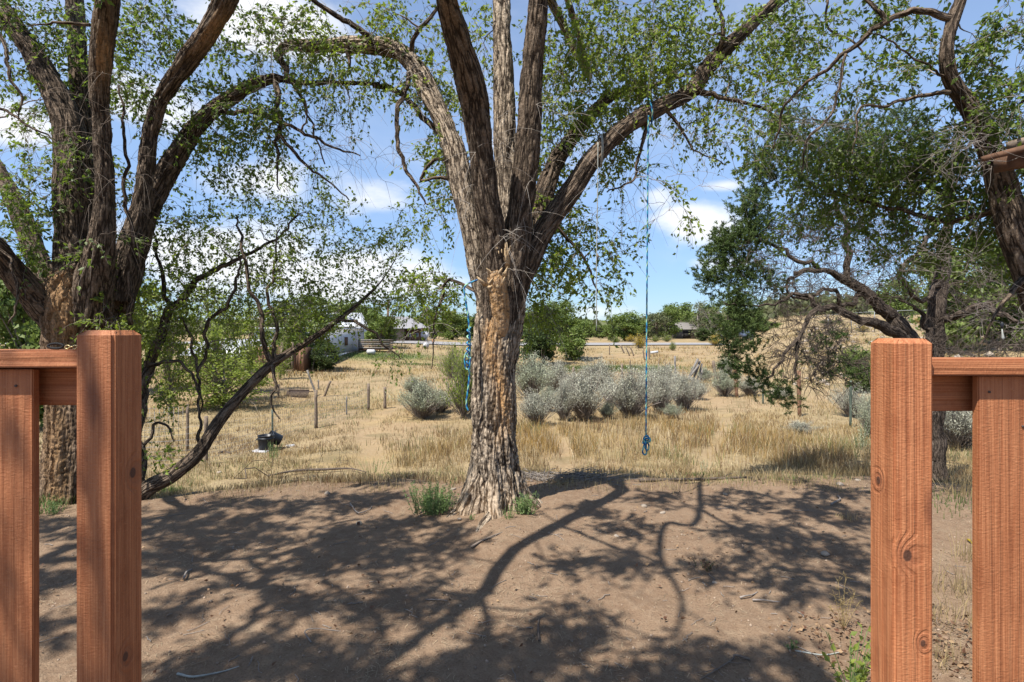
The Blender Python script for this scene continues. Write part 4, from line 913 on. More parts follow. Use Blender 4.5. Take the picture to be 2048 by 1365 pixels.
def needle_tufts(ends, per=3, ln=.05, nn=26, w=.0062, seedn=0):
    V = []; tint = []
    for t, d in ends:
        dn = d/(np.linalg.norm(d)+1e-9); tn = RNG.normal(.45, .18)
        for k in range(per):
            c = t+RNG.normal(size=3)*.085; ax = dn+RNG.normal(size=3)*.5+np.array([0, 0, .4]); ax /= np.linalg.norm(ax)
            a = c[None]+ax*np.linspace(0, .09, nn)[:, None]+RNG.normal(size=(nn, 3))*.006
            dr = ax*.55+RNG.normal(size=(nn, 3))*.55; dr /= np.linalg.norm(dr, axis=1)[:, None]
            s = np.cross(dr, RNG.normal(size=(nn, 3))); s /= np.linalg.norm(s, axis=1)[:, None]
            l = ln*RNG.uniform(.7, 1.2, nn)[:, None]
            V.append(np.stack([a-s*w, a+s*w, a+dr*l], 1)); tint.append(np.clip(np.full(nn, tn)+RNG.normal(size=nn)*.15, 0, 1))
    V = np.concatenate(V); n = len(V)
    return npmesh('needles', V.reshape(-1, 3), [np.arange(n*3).reshape(-1, 3)], {'tint': np.repeat(np.concatenate(tint), 3)})
under(put('needles', needle_tufts(ne, 7, ln=.055), MAT['needle']), pine)['kind'] = 'stuff'
under(pn.twig_mb().build('twigs', MAT['twig_dark'], None, False), pine)['kind'] = 'stuff'

# ================================================================== gate posts and fence panels
def beveled(name, dims, bev, mat, parent, loc=(0, 0, 0), rz=0, top_only=False, seg=2, jitter=0.0):
    import bmesh
    bm = bmesh.new(); bmesh.ops.create_cube(bm, size=1.0)
    bmesh.ops.scale(bm, vec=dims, verts=bm.verts)
    if top_only:
        bmesh.ops.bevel(bm, geom=[e_ for e_ in bm.edges if abs(e_.verts[0].co.z-e_.verts[1].co.z) > .1], offset=.006, segments=3, affect='EDGES')
        top = [e_ for e_ in bm.edges if all(v.co.z > dims[2]/2-1e-4 for v in e_.verts)]
        bmesh.ops.bevel(bm, geom=top, offset=bev, segments=1, affect='EDGES')
    else: bmesh.ops.bevel(bm, geom=bm.edges[:], offset=bev, segments=seg, affect='EDGES')
    me = bpy.data.meshes.new(name); bm.to_mesh(me); bm.free()
    o = put(name, me, mat, parent); o.location = loc; o.rotation_euler = (0, 0, rz)
    return o
W4 = .089
# right side
fr = thing('wooden_fence', 'red-brown stained fence end right of the gate opening, fully sunlit', 'fence', (.9, 1.3, terr1(.9, 1.3)))
def fpart(root, *a, **k):
    loc = Vector(k.pop('at'))-Vector(root.location); o = beveled(*a, parent=root, loc=loc, **k); return o
zt = 1.680; fpart(fr, 'post', (W4, W4, zt+.08), .011, MAT['wood_v'], at=(.853+W4/2, 1.27+W4/2, (zt-.08)/2), top_only=True)
xr0, xr1 = .853+W4+.004, 2.6
fpart(fr, 'top_rail', (xr1-xr0, .089, .038), .0035, MAT['wood_h'], at=((xr0+xr1)/2, 1.345, 1.614))
fpart(fr, 'lower_rail', (xr1-xr0-.004, .038, .089), .0035, MAT['wood_h'], at=((xr0+xr1)/2, 1.392, 1.548))
x = 1.087
for k in range(9):
    fpart(fr, 'board', (.139, .019, 1.56), .002, MAT['wood_v2'], at=(x+.0695, 1.336+.001*(k % 2), .812)); x += .146
for nx, nz_ in ((1.112, 1.555), (1.190, 1.475)):
    mb = MB(); mb.tube([(nx, 1.324, nz_), (nx, 1.3295, nz_)], .0028, 10, at=False); o = mb.build('nail', MAT['rust'], fr); o.location = -Vector(fr.location)
# left side
fl = thing('wooden_fence', 'red-brown stained fence end left of the gate opening, in dappled shade', 'fence', (-.9, 1.26, terr1(-.9, 1.26)))
th = R(-4.6); zt = 1.699
cx, cy = -.855, 1.22
cc_ = np.array([cx, cy])+W4/2*(np.array([-math.cos(th), -math.sin(th)])+np.array([-math.sin(th), math.cos(th)]))
fpart(fl, 'post', (W4, W4, zt+.08), .011, MAT['wood_vl'], at=(cc_[0], cc_[1], (zt-.08)/2), rz=th, top_only=True)
xl1, xl0 = cc_[0]-W4/2-.004, -2.7
fpart(fl, 'top_rail', (xl1-xl0, .089, .038), .0035, MAT['wood_h'], at=((xl0+xl1)/2, 1.285, 1.636))
fpart(fl, 'lower_rail', (xl1-xl0-.004, .038, .089), .0035, MAT['wood_h'], at=((xl0+xl1)/2, 1.333, 1.570))
x = -1.068
for k in range(10):
    fpart(fl, 'board', (.139, .019, 1.58), .002, MAT['wood_v2'], at=(x-.0695, 1.278+.001*(k % 2), .822)); x -= .146
mb = MB(); mb.tube([(-1.105, 1.266, 1.575), (-1.105, 1.2715, 1.575)], .0028, 10, at=False); o = mb.build('nail', MAT['rust'], fl); o.location = -Vector(fl.location)
# snap hook and chain lying on the left top rail
hk = thing('snap_hook', 'black snap hook on a short brass chain lying on the left top rail', 'hook', (-1.0, 1.275, 1.655))
a = np.linspace(0, 2*np.pi, 26); ring = np.stack([-.022+.017*np.cos(a), .0*a, .0085+.0055*np.sin(a)], 1)
MB().tube(ring, .0028, 8, cap=False, at=False).build('ring', MAT['rubber'], hk, True)
mb = MB()
for k in range(5):
    b_ = np.stack([.006+k*.0085+.006*np.cos(a), .004*np.sin(a)*(k % 2)+(-.002), .006+.004*np.sin(a)*((k+1) % 2)+.002*np.cos(a*1)*(k % 2)], 1)
    mb.tube(b_, .0016, 6, cap=False, at=False)
mb.build('chain', MAT['brass'], hk, True)

# ================================================================== ropes
def rope(name, pts, r, mat, label, seg=10):
    C = crom(np.array(pts), seg); V, q, t, bc = tube_arrays(C, r, 8)
    mb = MB(); mb.add(V, q, t, barkco=bc); return mb
rp = thing('rope_swing', 'long blue rope hanging free from the right-hand limb, knotted in loops at its end', 'rope', tuple(P(1292, 250, 5.42)))
y0 = 5.42
def PR(px, py, Y=y0): return P(px, py, Y)
mb = MB()
C = np.array([PR(1297, 232), PR(1296, 300), PR(1294.5, 500), PR(1293, 700), PR(1292, 870)])
V, q, t, bc = tube_arrays(crom(C, 40), .0075, 8); mb.add(V, q, t, barkco=bc)
under(mb.build('rope_line', MAT['rope'], None, True), rp)
mb = MB(); a = np.linspace(0, 2*np.pi, 30)                 # wrapped round the limb
ctr = P(1297, 228, 5.58)
C = np.stack([ctr[0]+.012*np.sin(a*2), ctr[1]+.135*np.cos(a), ctr[2]+.14*np.sin(a)], 1); V, q, t, bc = tube_arrays(C, .008, 8); mb.add(V, q, t, barkco=bc)
under(mb.build('limb_wrap', MAT['rope'], None, True), rp)
mb = MB()
u = np.linspace(0, 1, 60)
k0 = PR(1292, 878)
C = np.stack([k0[0]+.022*np.cos(u*11), k0[1]+.022*np.sin(u*11), k0[2]+.02-.05*u+.012*np.sin(u*17)], 1); V, q, t, bc = tube_arrays(C, .0085, 8); mb.add(V, q, t, barkco=bc)
C = crom(np.array([PR(1292, 872), PR(1300, 878, 5.39), PR(1299, 884, 5.4), PR(1288, 882, 5.44), PR(1286, 888, 5.43)]), 10); V, q, t, bc = tube_arrays(C, .0085, 8); mb.add(V, q, t, barkco=bc)
under(mb.build('knot', MAT['rope'], None, True), rp)
for pts in [[(1291, 884, 5.40), (1287, 895, 5.38), (1285, 904, 5.37), (1289, 910, 5.38), (1293, 906, 5.4), (1292, 896, 5.42), (1293, 884, 5.42)],
            [(1295, 884, 5.42), (1298, 893, 5.43), (1296, 900, 5.43), (1292, 899, 5.42), (1290, 892, 5.41), (1293, 880, 5.41)]]:
    C = crom(np.array([P(*p) for p in pts]), 10); V, q, t, bc = tube_arrays(C, .0080, 8); mb = MB(); mb.add(V, q, t, barkco=bc)
    under(mb.build('loop', MAT['rope'], None, True), rp)
rq = thing('rope', 'short blue rope with a long knot hanging down the left side of the middle trunk', 'rope', tuple(P(932, 575, 5.15)))
mb = MB()
C = crom(np.array([P(955, 560, 5.15), P(930, 573, 5.13), P(931, 600, 5.12), P(937, 640, 5.12), P(940, 690, 5.12), P(938, 760, 5.12), P(933, 805, 5.12), P(936, 822, 5.12)]), 14); V, q, t, bc = tube_arrays(C, .0085, 8); mb.add(V, q, t, barkco=bc)
under(mb.build('rope_line', MAT['rope'], None, True), rq)
mb = MB(); u = np.linspace(0, 1, 80); k0 = P(938, 655, 5.11); k1 = P(936, 735, 5.11)
C = np.stack([k0[0]+(k1[0]-k0[0])*u+.014*np.cos(u*40), k0[1]+.014*np.sin(u*40), k0[2]+(k1[2]-k0[2])*u], 1); V, q, t, bc = tube_arrays(C, .008, 8); mb.add(V, q, t, barkco=bc)
C = crom(np.array([P(940, 700, 5.1), P(930, 712, 5.1), P(931, 735, 5.1), P(938, 738, 5.1), P(941, 715, 5.1)]), 8); V, q, t, bc = tube_arrays(C, .0075, 8); mb.add(V, q, t, barkco=bc)
under(mb.build('knot', MAT['rope'], None, True), rq)
cd = thing('hanging_cord', 'thin pale cord hanging from the same right-hand limb, nearer the trunk', 'cord', tuple(P(1195, 300, 5.3)))
mb = MB(); mb.tube(crom(np.array([P(1196, 285, 5.32), P(1195, 400, 5.32), P(1193, 520, 5.32), P(1193, 662, 5.32)]), 10), .0045, 6, at=False); o = under(mb.build('cord_line', MAT['cord'], None, True), cd)
mb = MB(); ctr = P(1200, 302, 5.5); a = np.linspace(0, 4*np.pi, 50); mb.tube(np.stack([ctr[0]-.01+.02*a/12, ctr[1]+.15*np.cos(a), ctr[2]+.155*np.sin(a)], 1), .005, 6, at=False); under(mb.build('limb_wrap', MAT['cord'], None, True), cd)
mb = MB(); mb.tube([P(1194, 508, 5.32), P(1196, 513, 5.31), P(1195, 519, 5.32)], [.006, .014, .006], 8, at=False); under(mb.build('knot', MAT['twig'], None, True), cd)

# ================================================================== grasses
def blades(name, X, Y, h, w, col, lean=.35, seg=True, z0=None):
    n = len(X); Z = terr(X, Y) if z0 is None else z0
    th = RNG.uniform(0, 2*np.pi, n); c, s_ = np.cos(th), np.sin(th)
    ph = RNG.uniform(0, 2*np.pi, n); ln = np.abs(RNG.normal(0, lean, n))
    bx, by = np.cos(ph)*ln*h, np.sin(ph)*ln*h
    p0 = np.stack([X, Y, Z-.01], 1); wv = np.stack([c*w/2, s_*w/2, 0*w], 1)
    mid = p0+np.stack([bx*.3, by*.3, h*.55], 1); tip = p0+np.stack([bx, by, h*np.sqrt(np.clip(1-ln**2*.3, .3, 1))], 1)
    V = np.stack([p0-wv, p0+wv, mid+wv*.7, mid-wv*.7, tip], 1).reshape(-1, 3)
    i = np.arange(n)[:, None]*5
    return npmesh(name, V, [i+np.array([3, 2, 4]), i+np.array([0, 1, 2, 3])], {'col': np.repeat(col, 5, 0)})
def grass_field(n, ymin, ymax, power):
    u = RNG.random(n); a = 1-power
    Y = (ymin**a+u*(ymax**a-ymin**a))**(1/a); X = np.where(RNG.random(n) < .82, RNG.uniform(-1.0, 1.0, n), RNG.choice([-1, 1], n)*RNG.uniform(1.0, 1.9, n))*Y
    return X, Y
X, Y = grass_field(460000, 5.8, 48, 1.75)
e = yedge(np.clip(X, -8, 9))
bare_at = np.clip(ell(X, Y, b1, 7, 3.2)+1.2*ell(X, Y, b2, 5, 9)+.8*ell(X, Y, b3, 6, 3)+.9*ell(X, Y, b4, 1.3, 2)+.8*ell(X, Y, b5, 1.2, 1.0), 0, 1)
clump = n2(X, Y, .42, 51, 2); big = n2(X, Y, 2.6, 53, 2)
dn = np.clip(.56+.60*clump+.45*big, 0.10, 1)*(1-.93*bare_at)*(1-.95*trail(X, Y))*sst(Y, e-.15+.55*n2(X, Y, .6, 57), e+.55)
dn = dn*(1-.6*sst(X-.42*Y, 2, 8)*sst(Y, 24, 36))
keep = RNG.random(len(X)) < dn
X, Y, clump, big = X[keep], Y[keep], clump[keep], big[keep]
tallz = np.clip(ell(X, Y, GA(1230, 880), 2.6, 2.3)+ell(X, Y, GA(1590, 905), 2.4, 2.4)+.9*ell(X, Y, GA(870, 905), .9, 2.0)+.8*ell(X, Y, GA(1130, 890), 1.4, 1.5)+.5*ell(X, Y, GA(1360, 850), 1.8, 2.5), 0, 1)
h = (.10+.30*tallz+.07*clump+.06*sst(Y, 14, 26))*RNG.uniform(.45, 1.25, len(X))
h = np.clip(h, .03, .6)
w = .0035+.00062*Y*RNG.uniform(.6, 1.3, len(X))
base = np.array([.54, .44, .265]); gold_ = np.array([.52, .36, .14]); pale = np.array([.70, .61, .44]); brown = np.array([.30, .20, .12]); green = np.array([.17, .22, .08])
k = RNG.random(len(X)); gw = np.clip(tallz*.75+.4*sst(big, 0, .6), 0, 1)
col = base*(1-gw[:, None])+gold_*gw[:, None]
pt_ = 1.3*n2(X, Y, 1.9, 61, 3); col = np.where((k < .18)[:, None], pale, col); col = np.where((k > .88-.5*np.clip(pt_-.1, 0, .8))[:, None], brown, col); col = np.where(((k > .3) & (k < .3+.35*np.clip(-pt_-.2, 0, 1)))[:, None], green*1.4+.04, col)
col = np.where(((k > .22) & (k < .235+.06*(big < -.2)))[:, None], green, col)
col = col*RNG.uniform(.75, 1.15, (len(X), 1))
nf = 120000; Yf = RNG.uniform(26, 66, nf); Xf = RNG.uniform(-1.35, 1.2, nf)*Yf; cf_ = n2(Xf, Yf, 1.6, 91, 3); kf = RNG.random(nf) < np.clip(.25+1.1*cf_, 0, 1); kf &= ~((Yf > 64) & (Xf < 26)); Xf, Yf, cf_ = Xf[kf], Yf[kf], cf_[kf]; nf = len(Xf)
hf = (.10+.22*np.clip(cf_, 0, 1))*RNG.uniform(.5, 1.4, nf); kk = RNG.random(nf)
colf = np.where((kk < .5)[:, None], base, np.where((kk < .75)[:, None], gold_, np.where((kk < .9)[:, None], brown, green*1.3)))*RNG.uniform(.7, 1.1, (nf, 1))
X, Y, h, w, col = np.concatenate([X, Xf]), np.concatenate([Y, Yf]), np.concatenate([h, hf]), np.concatenate([w, .012+.0007*Yf]), np.concatenate([col, colf])
dg = put('dry_grass', blades('dry_grass', X, Y, h, w, col, .5), MAT['grass']); tag(dg, 'dry straw-coloured grass covering the sloping field beyond the bare yard', 'grass', kind='stuff')
# low green grass: lawn by the white house, streak in the bowl, weeds in the bank
gs = []
for (px, py, rx, ry, n, hh) in [(755, 712, 4.2, 2.4, 5000, .10), (1215, 738, 4.5, .9, 4500, .25), (1150, 745, 3, .8, 1500, .22), (1030, 952, 1.6, .10, 500, .05), (840, 952, .9, .12, 500, .07), (1400, 950, .5, .15, 240, .06), (1560, 960, .8, .15, 260, .06), (90, 1010, .35, .3, 500, .14), (330, 985, .3, .15, 400, .10), (1930, 1010, .6, .4, 300, .08), (830, 730, 3, .8, 900, .15)]:
    g = GA(px, py); gs.append(np.stack([g[0]+RNG.normal(size=n)*rx*.55, g[1]+RNG.normal(size=n)*ry*.6, np.full(n, hh)*RNG.uniform(.4, 1.3, n)], 1))
G = np.concatenate(gs); c_ = np.array([.13, .20, .06])*RNG.uniform(.6, 1.6, (len(G), 1))
gg = put('green_grass', blades('green_grass', G[:, 0], G[:, 1], G[:, 2], .004+.0006*G[:, 1], c_, .5), MAT['grass']); tag(gg, 'low green grass by the white house, in the hollow and along the bank', 'grass', kind='stuff')
# straw tufts near the right fence and at the yard's edge
tf = []
for (px, py, r_, n, hh) in [(1925, 1190, .10, 120, .24), (1900, 1240, .12, 90, .18), (1948, 1120, .08, 90, .22), (1935, 990, .15, 200, .26), (1890, 960, .2, 240, .22), (1690, 1040, .06, 50, .09), (1950, 930, .2, 200, .25), (1730, 950, .3, 300, .16), (1660, 955, .3, 260, .14), (1905, 1330, .12, 90, .12),
                          (1300, 962, .4, 260, .10), (1180, 958, .4, 240, .09), (1480, 962, .4, 260, .12), (700, 962, .5, 260, .09), (560, 975, .4, 260, .12), (450, 985, .3, 240, .12), (1900, 900, .3, 260, .30), (1960, 880, .3, 200, .30)]+[(RNG.uniform(330, 1720), RNG.uniform(958, 985), RNG.uniform(.05, .22), int(RNG.uniform(20, 90)), RNG.uniform(.04, .14)) for _ in range(46)]:
    g = GA(px, py); tf.append(np.stack([g[0]+RNG.normal(size=n)*r_, g[1]+RNG.normal(size=n)*r_*.7, np.full(n, hh)*RNG.uniform(.4, 1.2, n)], 1))
G = np.concatenate(tf); c_ = np.array([.58, .47, .27])*RNG.uniform(.6, 1.2, (len(G), 1))
tg_ = put('straw_tufts', blades('straw_tufts', G[:, 0], G[:, 1], G[:, 2], np.full(len(G), .004), c_, .45), MAT['grass']); tag(tg_, 'yellow straw tufts along the edge of the bare yard and by the right fence', 'grass', kind='stuff')

# litter on the dirt: straw bits, twiglets, leaf scraps; pebbles
n = 26000
Y = 1.9+(RNG.random(n)**1.3)*5.0; X = RNG.uniform(-1.0, 1.0, n)*Y*.95; e = yedge(np.clip(X, -8, 9))
pz = n2(X, Y, .6, 71, 2); kp = (Y < e+.2) & (RNG.random(n) < np.clip(.25+1.2*pz, .04, 1)); X, Y = X[kp], Y[kp]
n = len(X); Z = terr(X, Y)+GF(X, Y)+.004
th = RNG.uniform(0, np.pi, n); ln = RNG.uniform(.008, .05, n)*RNG.choice([1, 1, 1, 1.8], n); bend = RNG.normal(0, .25, n)
d = np.stack([np.cos(th), np.sin(th), RNG.normal(0, .12, n)], 1)*ln[:, None]; s = np.stack([-np.sin(th), np.cos(th), 0*th], 1); ww = .0015
p = np.stack([X, Y, Z], 1); m = p+s*(bend*ln)[:, None]*.4
V = np.stack([p-d/2-s*ww, p-d/2+s*ww, m+s*ww+[0, 0, .002], m-s*ww+[0, 0, .002], p+d/2], 1).reshape(-1, 3); i = np.arange(n)[:, None]*5
c_ = np.array([.60, .50, .38])*RNG.uniform(.35, 1.15, (n, 1))
lt = put('straw_litter', npmesh('straw_litter', V, [i+np.array([3, 2, 4]), i+np.array([0, 1, 2, 3])], {'col': np.repeat(c_, 5, 0)}), MAT['grass']); tag(lt, 'bits of dry straw and twig scattered over the bare dirt yard', 'litter', kind='stuff')
def ico(sub=1):
    import bmesh
    bm = bmesh.new(); bmesh.ops.create_icosphere(bm, subdivisions=sub, radius=1); V = np.array([v.co[:] for v in bm.verts]); T = np.array([[v.index for v in f.verts] for f in bm.faces]); bm.free(); return V, T
IV, IT = ico(1); IV2, IT2 = ico(3)
n = 6500; Y = 1.9+(RNG.random(n)**1.2)*5.0; X = RNG.uniform(-1, 1, n)*Y*.95; e = yedge(np.clip(X, -8, 9)); kp = (Y < e+.3); X, Y = X[kp], Y[kp]; n = len(X)
sz = .0022+.008*RNG.random(n)**7+.0012*RNG.random(n)
Z = terr(X, Y)+GF(X, Y)+sz*.25
V = IV[None]*(sz[:, None]*RNG.uniform(.6, 1.2, (n, 3)))[:, None, :]*(1+.12*RNG.normal(size=(n, len(IV), 1)))+np.stack([X, Y, Z], 1)[:, None]
T = (np.arange(n)[:, None, None]*len(IV)+IT[None]).reshape(-1, 3)
MAT['pebble'] = flat_mat('pebble', (.36, .27, .20), .95, .45, 9)
pb = put('pebbles', npmesh('pebbles', V.reshape(-1, 3), [T]), MAT['pebble']); tag(pb, 'small tan pebbles lying over the bare dirt yard', 'pebbles', kind='stuff')
tl_ = MB()
for k in range(230):
    y_ = 2.0+RNG.random()*4.3; x_ = RNG.uniform(-.85, .85)*y_; L_ = RNG.uniform(.03, .14); a_ = RNG.uniform(0, 3.14); u_ = np.linspace(-.5, .5, 5)
    px_ = x_+np.cos(a_)*L_*u_+RNG.normal(size=5)*L_*.05; py__ = y_+np.sin(a_)*L_*u_+RNG.normal(size=5)*L_*.05
    tl_.tube(np.stack([px_, py__, terr(px_, py__)+GF(px_, py__)+.004+abs(RNG.normal())*.003], 1), RNG.uniform(.0012, .0030), 4, at=False)
o = tl_.build('twig_litter', MAT['twig_grey'], None, True); tag(o, 'many thin dry twigs strewn over the bare dirt yard', 'twigs', kind='stuff')
# leaf litter, reddish, by the right post
lp_, ld_, ls_ = [], [], []
for (px, py, r_, n) in [(1690, 1270, .16, 150), (1900, 1260, .20, 240), (1750, 1340, .15, 90), (1930, 1330, .15, 160), (1415, 1130, .08, 40), (1640, 1320, .1, 40), (700, 1100, 1.2, 160), (1200, 1150, 1.3, 160), (1500, 1060, .9, 120), (500, 1200, .7, 90), (950, 1010, .2, 50), (1080, 975, .25, 90)]:
    g = GA(px, py); q = g+RNG.normal(size=(n, 3))*[r_, r_*.8, 0]; q[:, 2] = terr(q[:, 0], q[:, 1])+.012+RNG.random(n)*.012
    lp_.append(q); dd = RNG.normal(size=(n, 3)); dd[:, 2] *= .25; ld_.append(dd); ls_.append(RNG.uniform(.015, .035, n))
MAT['deadleaf'] = leaf_mat('dead_leaf', (.12, .055, .035), (.42, .28, .16), (.3, .18, .08), .15, .2)
ll = put('leaf_litter', leaves_mesh('leaf_litter', np.concatenate(lp_), np.concatenate(ld_), np.concatenate(ls_), .6), MAT['deadleaf']); tag(ll, 'curled brown fallen leaves on the ground round the right fence and trunk', 'leaf litter', kind='stuff')

# ================================================================== single stones, husk, sticks
def stone_mesh(seed, flat=.6):
    V = IV2.copy(); V = V*(1+.28*fbm(V*1.1+seed*7, 3, seed)[:, None]); V[:, 2] *= flat; return npmesh('stone', V, [IT2], smooth=False)
SM = [stone_mesh(k, .45+.1*k) for k in range(4)]
def stone(px, py, wpx, label, k=0, mat='stone', g=None, grp='loose stones on the bare dirt'):
    g = GA(px, py) if g is None else g; o = put('stone', SM[k], MAT[mat]); r = wpx/2/F*g[1]; o.scale = (r, r*.7, r*.8); o.location = (g[0], g[1], g[2]+r*.15); o.rotation_euler = (0, 0, k*1.7+px*.01); tag(o, label, 'stone', grp); return o
stone(907, 980, 14, 'pale flat stone left of the middle elm trunk, touching its root', 1)
stone(919, 1039, 9, 'small pale stone just in front of the left root flare of the middle elm', 2)
stone(1288, 1014, 13, 'pale angular stone on the dirt right of the middle elm', 3)
stone(1326, 1027, 14, 'flat tan stone lying behind and right of the pale angular stone', 0)
stone(1233, 1075, 14, 'brown stone in the shadow streaks right of the middle elm', 1)
stone(1429, 1168, 14, 'rounded tan stone on open dirt beside the curved branch shadow', 2)
stone(655, 988, 14, 'low tan stone near the yard edge left of the middle elm', 3)
stone(1678, 971, 22, 'broad flat stone at the yard edge nearest the right gate post', 0)
stone(1716, 962, 12, 'small pale stone at the yard edge beside the broad flat stone', 1)
stone(1650, 1110, 20, 'dull flat stone half sunk in shade left of the right gate post', 2)
stone(654, 1158, 8, 'tiny pale stone on the dirt below the middle of the left shade', 3)
stone(438, 946, 11, 'white stone in the dry grass by the nearest wire fence post', 1, 'white_board', grp=None)
stone(1450, 990, 10, 'small tan stone in the dark shade at the back right of the yard', 2)
hs_ = thing('seed_husk', 'pale hollow husk lying open on the shaded dirt left of the middle elm', 'husk', tuple(GA(718, 1052)+[0, 0, .018]), 0)
Vh = IV2*np.array([.026, .024, .022]); fc = [t for t in IT2 if not (Vh[t].mean(0)[1] < -.010 and Vh[t].mean(0)[2] > -.012 and abs(Vh[t].mean(0)[0]) < .014)]
put('husk_shell', npmesh('husk_shell', Vh*(1+.08*vnoise(IV2*3, 4)[:, None]), [np.array(fc)], smooth=True), MAT['husk'], hs_)
put('inner_lining', npmesh('inner_lining', Vh*.8, [IT2], smooth=True), MAT['deadleaf'], hs_)
def stick(pts, w, label, mat='twig', forks=0, grp='fallen sticks on the bare dirt', lift=.012):
    A = np.array([GA(a, b)+[0, 0, lift] for a, b in pts]); A = crom(A, 8); A[:, 2] += .006*np.sin(np.linspace(0, 5, len(A)))
    r = w/2/F*A[:, 1].mean(); mb = MB(); mb.tube(A, r*np.linspace(1, .45, len(A)), 6, at=False)
    for k in range(forks):
        i = RNG.integers(len(A)//4, len(A)-2); v = (A[i+1]-A[i])/np.linalg.norm(A[i+1]-A[i])+RNG.normal(size=3)*.7; v[2] = abs(v[2])*.4
        u = np.linspace(0, 1, 5)[:, None]; mb.tube(A[i]+v*.12*RNG.uniform(.4, 1)*u+RNG.normal(size=(5, 3))*.004*u, r*.45*(1-.6*u[:, 0]), 5, at=False)
    o = mb.build('stick', MAT[mat], None, True); tag(o, label, 'stick', grp); return o
stick([(355, 1354), (385, 1362), (430, 1352), (478, 1336)], 5, 'pale curved stick at the bottom edge, right of the left gate post', 'cord')
stick([(942, 1098), (968, 1085), (1000, 1070), (1020, 1064)], 5, 'brown stick lying in front of the middle elm trunk', forks=1)
stick([(1078, 1286), (1076, 1262), (1079, 1242), (1088, 1236)], 5, 'dark hooked twig standing out of the dirt, right of centre', 'twig_dark')
stick([(368, 1160), (374, 1148), (384, 1140)], 5, 'short split stick on shaded dirt near the left gate post', 'twig_grey')
stick([(1590, 1308), (1640, 1316), (1690, 1305)], 4, 'thin pale stick beside the leafy sprout at lower right', 'cord')
stick([(1662, 1012), (1680, 1002), (1675, 992)], 4, 'small bent twig near the right gate post at the yard edge', 'twig_grey')
stick([(1480, 1200), (1500, 1196), (1515, 1186)], 4, 'short pale twig on the sunlit dirt at right', 'twig_grey')
stick([(1505, 1205), (1545, 1208), (1570, 1206)], 4, 'straight pale twig next to the short one on sunlit dirt', 'twig_grey')
stick([(1280, 964), (1400, 962), (1500, 958), (1640, 966)], 7, 'long dark fallen branch along the back edge of the yard', 'twig_dark', 4)
stick([(1500, 1325), (1470, 1318), (1462, 1326), (1400, 1362)], 5, 'crooked branchlet at the bottom edge in the right-hand shade', 'twig', 2)
stick([(622, 1290), (610, 1270), (640, 1262), (700, 1268)], 3, 'thin looped straw-like twig near the bottom left of the yard', 'twig_grey')
stick([(700, 1010), (716, 1030), (738, 1022), (745, 1012)], 3, 'thin arched twig on the shaded dirt behind the pale husk', 'twig_grey')
o = stick([(1936, 1083), (1942, 1089), (1950, 1094)], 5, 'bright yellow scrap on the dirt between the right post and boards', 'yellow_bloom', grp=None); o.name = 'yellow_scrap'; o['category'] = 'scrap'

# dead branch heap at the yard edge (left) and brush heap behind the middle elm
db = thing('dead_branch', 'sprawling dead branch lying on the yard edge left of the middle elm', 'branch', tuple(GA(640, 945)))
tr = Tree(); tr.limb3(np.array([[*(GA(535, 958)+[0, 0, .05]), .013], [*(GA(590, 950)+[0, 0, .07]), .02], [*(GA(650, 946)+[0, 0, .06]), .022], [*(GA(700, 943)+[0, 0, .05]), .016], [*(GA(735, 950)+[0, 0, .04]), .006]]))
tr.grow(np.array([P(a, b, 6.6)+RNG.normal(size=3)*[.05, .15, .03] for a, b in [(520, 935), (545, 905), (590, 880), (610, 900), (640, 912), (650, 880), (672, 905), (690, 925), (560, 940), (700, 930), (725, 935), (580, 930), (615, 925), (530, 950), (660, 930), (600, 945), (545, 880)] for _ in range(2)]), r0=.008, arch=.1, wig=.14, minr=.0025)
mb = MB(); mb.tube(tr.limbs[0][:, :3], tr.limbs[0][:, 3], 8, at=False); under(mb.build('limb', MAT['twig_dark'], None, True), db)
under(tr.twig_mb().build('twigs', MAT['twig_dark'], None), db)['kind'] = 'stuff'
bh = MB()
for k in range(150):
    g = GA(RNG.uniform(1055, 1230), 958); c = g+np.array([RNG.normal()*.05, RNG.normal()*.10, .01+abs(RNG.normal())*.025]); v = RNG.normal(size=3)*[.18, .10, .02]; u = np.linspace(-1, 1, 5)[:, None]
    bh.tube(c+v*u+RNG.normal(size=(5, 3))*.012, RNG.uniform(.0015, .004), 4, at=False)
o = bh.build('brush_heap', MAT['twig_grey'], None, True); tag(o, 'low heap of dead brush at the yard edge just right of the middle elm', 'brush heap', kind='stuff')
dl = MB(); dl.tube(crom(np.array([P(1095, 952, 6.6), P(1140, 949, 6.6), P(1190, 955, 6.55), P(1245, 957, 6.5)]), 6)+RNG.normal(size=(19, 3))*.006, .014, 7, at=False); o = dl.build('log', MAT['twig_dark'], None, True); tag(o, 'dark weathered log lying at the yard edge right of the middle elm', 'log')

